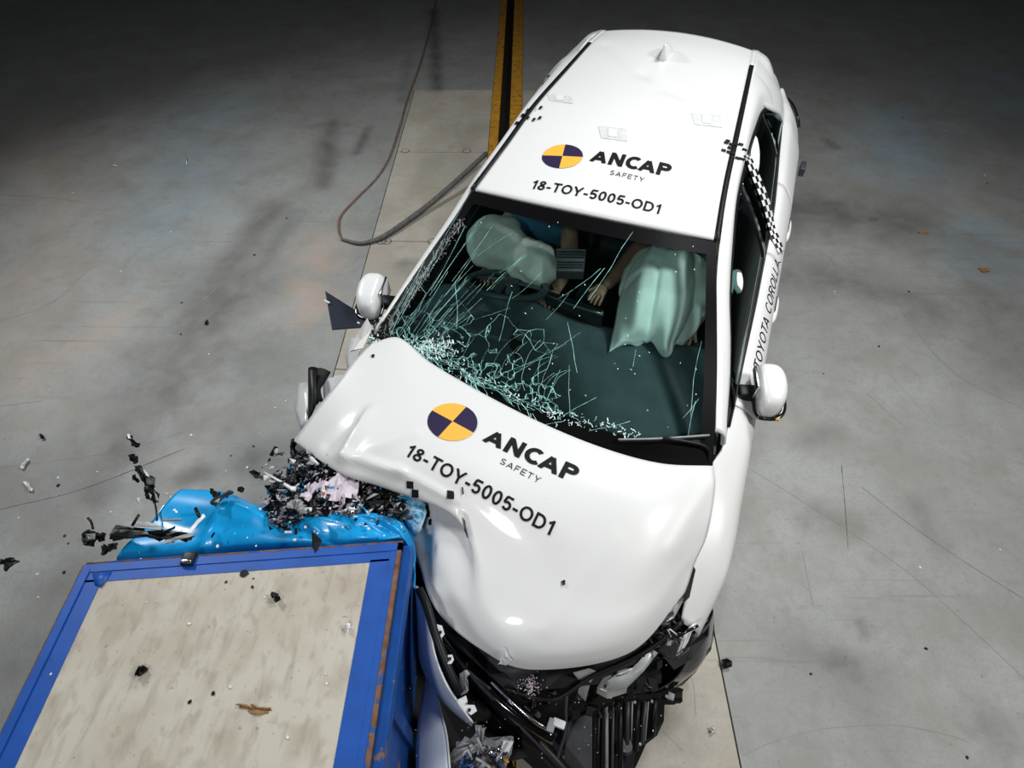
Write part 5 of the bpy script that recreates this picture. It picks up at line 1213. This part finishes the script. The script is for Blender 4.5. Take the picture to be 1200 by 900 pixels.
# ---- debris pile: shredded plastic squeezed between bonnet and blue sheet
bm = bmesh.new(); mats = [BLACK, BLACK, GLOSSB, GREY, PALE, PINK, CYAN, DARKG]
def inpoly(x, y, P_):
    r = False; j = len(P_)-1
    for i in range(len(P_)):
        if (P_[i][1] > y) != (P_[j][1] > y) and x < (P_[j][0]-P_[i][0])*(y-P_[i][1])/(P_[j][1]-P_[i][1])+P_[i][0]: r = not r
        j = i
    return r
poly = [(348, 530), (372, 534), (400, 545), (430, 560), (462, 572), (470, 590), (476, 608), (455, 603), (432, 600), (410, 604), (380, 603), (352, 612), (336, 622), (318, 610), (308, 596), (318, 580), (318, 560), (330, 555), (342, 548)]
k = 0
while k < 3200:
    x, y = rj.uniform(305, 480), rj.uniform(528, 625)
    if not inpoly(x, y, poly) and rj.random() > .05: continue
    k += 1; z = .90+rj.uniform(-.10, .06)
    s = rj.choice((.006, .008, .010, .014, .022)); c = G(x, y, z)
    r3 = Matrix.Rotation(rj.uniform(0, 6), 3, Vector((rj.random(), rj.random(), rj.random())))
    dark = rj.random() < (.62 if x < 420 else .80)
    mi = rj.choice((0, 1, 2, 7)) if dark else rj.choice((3, 4, 5, 3, 5, 6, 4))
    if rj.random() < .6:
        a, b, d = [c+r3 @ Vector(q)*s for q in ((rj.uniform(1, 2.5), 0, 0), (-.8, rj.uniform(.3, 1), .3), (-.5, -rj.uniform(.3, .9), -.2))]; e = c+r3 @ Vector((0, 0, .4))*s
        v = [bm.verts.new(q) for q in (a, b, d, e)]
        for f in ((0, 1, 2), (0, 3, 1), (1, 3, 2), (2, 3, 0)): bm.faces.new([v[i] for i in f]).material_index = mi
    else: add_box(bm, c, (s*rj.uniform(1, 3), s*.7, s*.35), r3, mi=mi)
pile = bmobj('shredded_plastic_pile', bm, mats); tag(pile, 'pile of shredded black and grey plastic between bonnet corner and blue sheet', 'debris', kind='stuff')
vs = [G(x, y, .70) for x, y in poly]; sheet('pile_base', vs, PIT, pile, thick=.04)
shard('pink_panel_piece', [(380, 562), (396, 552), (412, 556), (420, 566), (414, 582), (400, 590), (388, 584), (383, 574)], .97, PINK, 'crumpled pinkish panel scrap in the middle of the debris pile', thick=.006, bend=.03, jag=.01)
shard('pink_panel_piece', [(352, 579), (374, 562), (377, 566), (362, 586), (354, 584)], .98, PINK, 'narrow pinkish blade left of the crumpled pink scrap', thick=.006)
shard('grey_panel_piece', [(338, 586), (348, 581), (358, 592), (358, 600), (346, 600), (337, 594)], .98, GREY, 'pale grey faceted scrap low in the debris pile', thick=.006, bend=.02)
shard('red_white_chip', [(376, 570), (380, 568), (383, 576), (380, 584), (376, 582)], 1.0, WHITEB, 'white and red chip beside the pink scrap', thick=.006, parts=((RED, [(378, 577), (381, 577), (380, 582), (378, 581)]),))
shard('white_scrap', [(356, 524), (364, 527), (368, 534), (360, 533)], .92, PALE, 'white flap under the bonnet corner', thick=.006)
o = tube('white_rod', [G(309, 553, .95), G(326, 563, .98), G(344, 574, 1.0)], lambda t: .003+.006*t, WHITEB, None, 8, 6); tag(o, 'thin white rod pointing left out of the debris pile', 'rod')
box_ = box('rod_tip', G(344, 573, 1.0)-o.location, (.02, .02, .015), WHITEB, o, bev=.004)
for i, (x, y) in enumerate(((330, 566), (355, 552), (366, 548), (318, 576), (343, 600), (325, 590))):
    P_ = [(x+rj.uniform(5, 9)*math.cos(a), y+rj.uniform(3, 7)*math.sin(a)) for a in (0.3, 1.5, 2.6, 3.8, 5.2)]
    shard('dark_fragment', P_, .98, rj.choice((BLACK, DARKG, GLOSSB)), 'dark plastic fragment poking out of the debris pile', thick=.006, bend=.02, jag=.004, group='dark fragments on the debris pile')
# pink dust cluster near the grille
bm = bmesh.new()
for k in range(170):
    c = C(622+rj.gauss(0, 5)*rj.random()*2, 804+rj.gauss(0, 6), .72+rj.uniform(-.02, .03)); s = rj.uniform(.0015, .004); add_box(bm, c, (s, s, s), mi=0)
for k in range(130):
    c = C(rj.uniform(500, 780), rj.uniform(690, 880), .8-rj.uniform(0, .1)) if False else G(rj.uniform(480, 790), rj.uniform(700, 890), rj.uniform(.3, .7)); s = rj.uniform(.0012, .003)
    p = CARI @ c; add_box(bm, p, (s, s, s), mi=1)
o = bmobj('glass_dust', bm, [PINK, WHITEB], car); o['kind'] = 'stuff'
# ---- tether cable on the floor
t = thing('tether_cable', 'thin brown and grey cable looping over floor to under the car', 'cable', G(435, 282, .0)); c = t.location.copy()
tube('thin_cable', rel(c, (514, -20, .012), (508, 18, .012), (494, 70, .012), (478, 115, .012), (468, 150, .012), (456, 185, .012), (440, 210, .012), (418, 232, .012), (400, 252, .012), (397, 268, .012), (403, 281, .012), (422, 284, .012)), .008, HOSE, t, 90, 6)
tube('thick_tube', rel(c, (400, 280, .02), (420, 285, .02), (438, 282, .02), (455, 274, .025), (480, 257, .03), (505, 238, .05), (535, 212, .10), (570, 180, .15)), lambda q: .012+.012*min(1, q*2), HOSE2, t, 60, 8)

# ================================================================== DUMMIES in the front seats
def dummy(name, label, v0, lean, arms, heads, shirt):
    r = empty(name, mat=CARM.copy()); tag(r, label, 'dummy')
    def p(u, v, z): return W(u, v0+v, z)
    J = {'pel': (p(1.78, 0, .56), .13), 'ab': (p(1.74, 0, .72), .125), 'ch': (p(1.76+lean, 0, .90), .15), 'nk': (p(1.80+lean, 0, 1.02), .06), 'hd0': (p(1.82+lean, 0, 1.07), .055)}
    bm_v, ed, rad = [], [], []
    def add(q, rr, par=None):
        bm_v.append(q); rad.append(rr); i = len(bm_v)-1
        if par is not None: ed.append((par, i))
        return i
    i0 = add(*J['pel']); i1 = add(*J['ab'], i0); i2 = add(*J['ch'], i1); i3 = add(*J['nk'], i2); i4 = add(*J['hd0'], i3)
    for s in (-1, 1):
        k = add(p(1.9, s*.10, .54), .09, i0); k = add(p(2.26, s*.13, .62), .065, k); k = add(p(2.50, s*.13, .42), .05, k); add(p(2.60, s*.13, .30), .045, k)
    for s in (-1, 1):
        sh, el, wr = arms[s]; k = add(p(1.76+lean, s*.16, .97), .065, i2); k = add(p(*sh), .055, k); k = add(p(*el), .042, k); k = add(p(*wr), .03, k)
    me = bpy.data.meshes.new('dummy_body'); me.from_pydata([tuple(q) for q in bm_v], ed, []); me.materials.append(SKIN); me.materials.append(shirt)
    o = link('dummy_body', me, r); md = o.modifiers.new('skin', 'SKIN')
    for i, sv in enumerate(me.skin_vertices[0].data): sv.radius = (rad[i], rad[i]); sv.use_root = (i == 0)
    md.use_smooth_shade = True; o.modifiers.new('sub', 'SUBSURF').levels = 2; o.modifiers['sub'].render_levels = 2
    # shirt: wrap of the torso
    bm = bmesh.new(); rings = []
    for z, ru, rv, du in ((.58, .145, .175, 0), (.72, .14, .175, -.03), (.86, .15, .20, lean*.8-.01), (.96, .13, .21, lean), (1.015, .08, .11, lean+.02)):
        rings.append([bm.verts.new(p(1.77+du+ru*math.cos(a), rv*math.sin(a), z)) for a in [2*math.pi*i/20 for i in range(20)]])
    for a_, b_ in zip(rings, rings[1:]):
        for i in range(20): bm.faces.new((a_[i], a_[(i+1) % 20], b_[(i+1) % 20], b_[i]))
    bmobj('shirt', bm, shirt, r, True)
    # head
    hc = p(1.84+lean+heads[0], heads[1], 1.165); bm = bmesh.new(); bmesh.ops.create_icosphere(bm, subdivisions=4, radius=1)
    for q in bm.verts:
        x, y, z = q.co; sx, sy, sz = .078, .098, .115
        if z < 0: sx *= 1+.25*z; sy *= 1+.12*z
        f = -y
        nose = .020*math.exp(-((x/.18)**2+((z+.05)/.22)**2)) if f > 0 else 0
        eye = -.010*(math.exp(-(((x-.38)/.18)**2+((z-.12)/.12)**2))+math.exp(-(((x+.38)/.18)**2+((z-.12)/.12)**2))) if f > 0 else 0
        lip = .006*math.exp(-((x/.3)**2+((z+.48)/.07)**2)) if f > 0 else 0
        chin = .012*math.exp(-((x/.35)**2+((z+.8)/.2)**2)) if f > 0 else 0
        q.co = Vector((x*sx, y*sy-(nose+eye+lip+chin), z*sz))
    h = bmobj('head', bm, SKIN, r, True); h.location = hc
    for s in (-1, 1):
        e = bmesh.new(); bmesh.ops.create_icosphere(e, subdivisions=2, radius=1, matrix=Matrix.Translation((s*.078, .01, -.005)) @ Matrix.Diagonal((.012, .022, .032, 1))); bmobj('ear', e, SKIN, h, True)
        e = bmesh.new(); bmesh.ops.create_icosphere(e, subdivisions=2, radius=.011, matrix=Matrix.Translation((s*.029, -.082, .014))); bmobj('eye', e, PALE, h, True)
    tube('mouth', [Vector((-.022, -.094, -.055)), Vector((0, -.099, -.056)), Vector((.022, -.094, -.055))], .003, DARKG, h, 6, 5)
    # hands
    for s in (-1, 1):
        wr = p(*arms[s][2]); el = p(*arms[s][1]); d = (wr-el).normalized(); sd = d.cross(Vector((0, 0, 1))).normalized(); dn = Vector((0, 0, -1))
        hv, he, hr_ = [wr-d*.01, wr+d*.03, wr+d*.075], [(0, 1), (1, 2)], [.026, .034, .036]
        me = bpy.data.meshes.new('hand'); 
        for fi, (off, ln) in enumerate(((-.030, .060), (-.010, .072), (.010, .068), (.029, .052))):
            b = len(hv); hv += [wr+d*.078+sd*off, wr+d*(.078+ln*.5)+sd*off*1.15+dn*.012, wr+d*(.078+ln*.8)+sd*off*1.15+dn*.035]; he += [(2, b), (b, b+1), (b+1, b+2)]; hr_ += [.010, .009, .008]
        b = len(hv); hv += [wr+d*.045+sd*-.042*s, wr+d*.075+sd*-.06*s+dn*.01]; he += [(1, b), (b, b+1)]; hr_ += [.012, .009]
        me.from_pydata([tuple(q) for q in hv], he, []); me.materials.append(SKIN); o = link('hand', me, r); o.modifiers.new('skin', 'SKIN')
        for i, sv in enumerate(me.skin_vertices[0].data): sv.radius = (hr_[i], hr_[i]); sv.use_root = (i == 0)
        o.modifiers['skin'].use_smooth_shade = True; q = o.modifiers.new('sub', 'SUBSURF'); q.levels = q.render_levels = 1
    return r
dummy('driver_dummy', 'brown vinyl test dummy behind the steering wheel and driver airbag', -.42, .10, {-1: ((2.02, -.22, .84), (2.25, -.16, .90), (2.36, -.14, .92)), 1: ((2.02, .22, .84), (2.30, .26, .90), (2.44, .26, .93))}, (.02, .02), SHIRT)
dummy('passenger_dummy', 'brown vinyl test dummy hidden behind the mint passenger airbag', .42, .06, {-1: ((1.98, -.25, .90), (2.22, -.30, .93), (2.34, -.33, .95)), 1: ((1.98, .20, .84), (2.22, .20, .84), (2.40, .16, .86))}, (0, .02), SHIRT)

for (x, y), lb in (((660, 683), 'tiny black chip on the front of the white bonnet'), ((437, 418), 'tiny black chip near the bonnet corner by the screen')):
    h = hit(hb, x, y, .004); p = CARM @ h
    bm = bmesh.new(); add_box(bm, (0, 0, 0), (.010, .016, .006), Matrix.Rotation(.4, 3, 'Z')); add_box(bm, (.004, .006, .002), (.006, .008, .005), Matrix.Rotation(1.1, 3, 'Z'))
    o = bmobj('black_chip', bm, BLACK); o.location = p; tag(o, lb, 'debris')
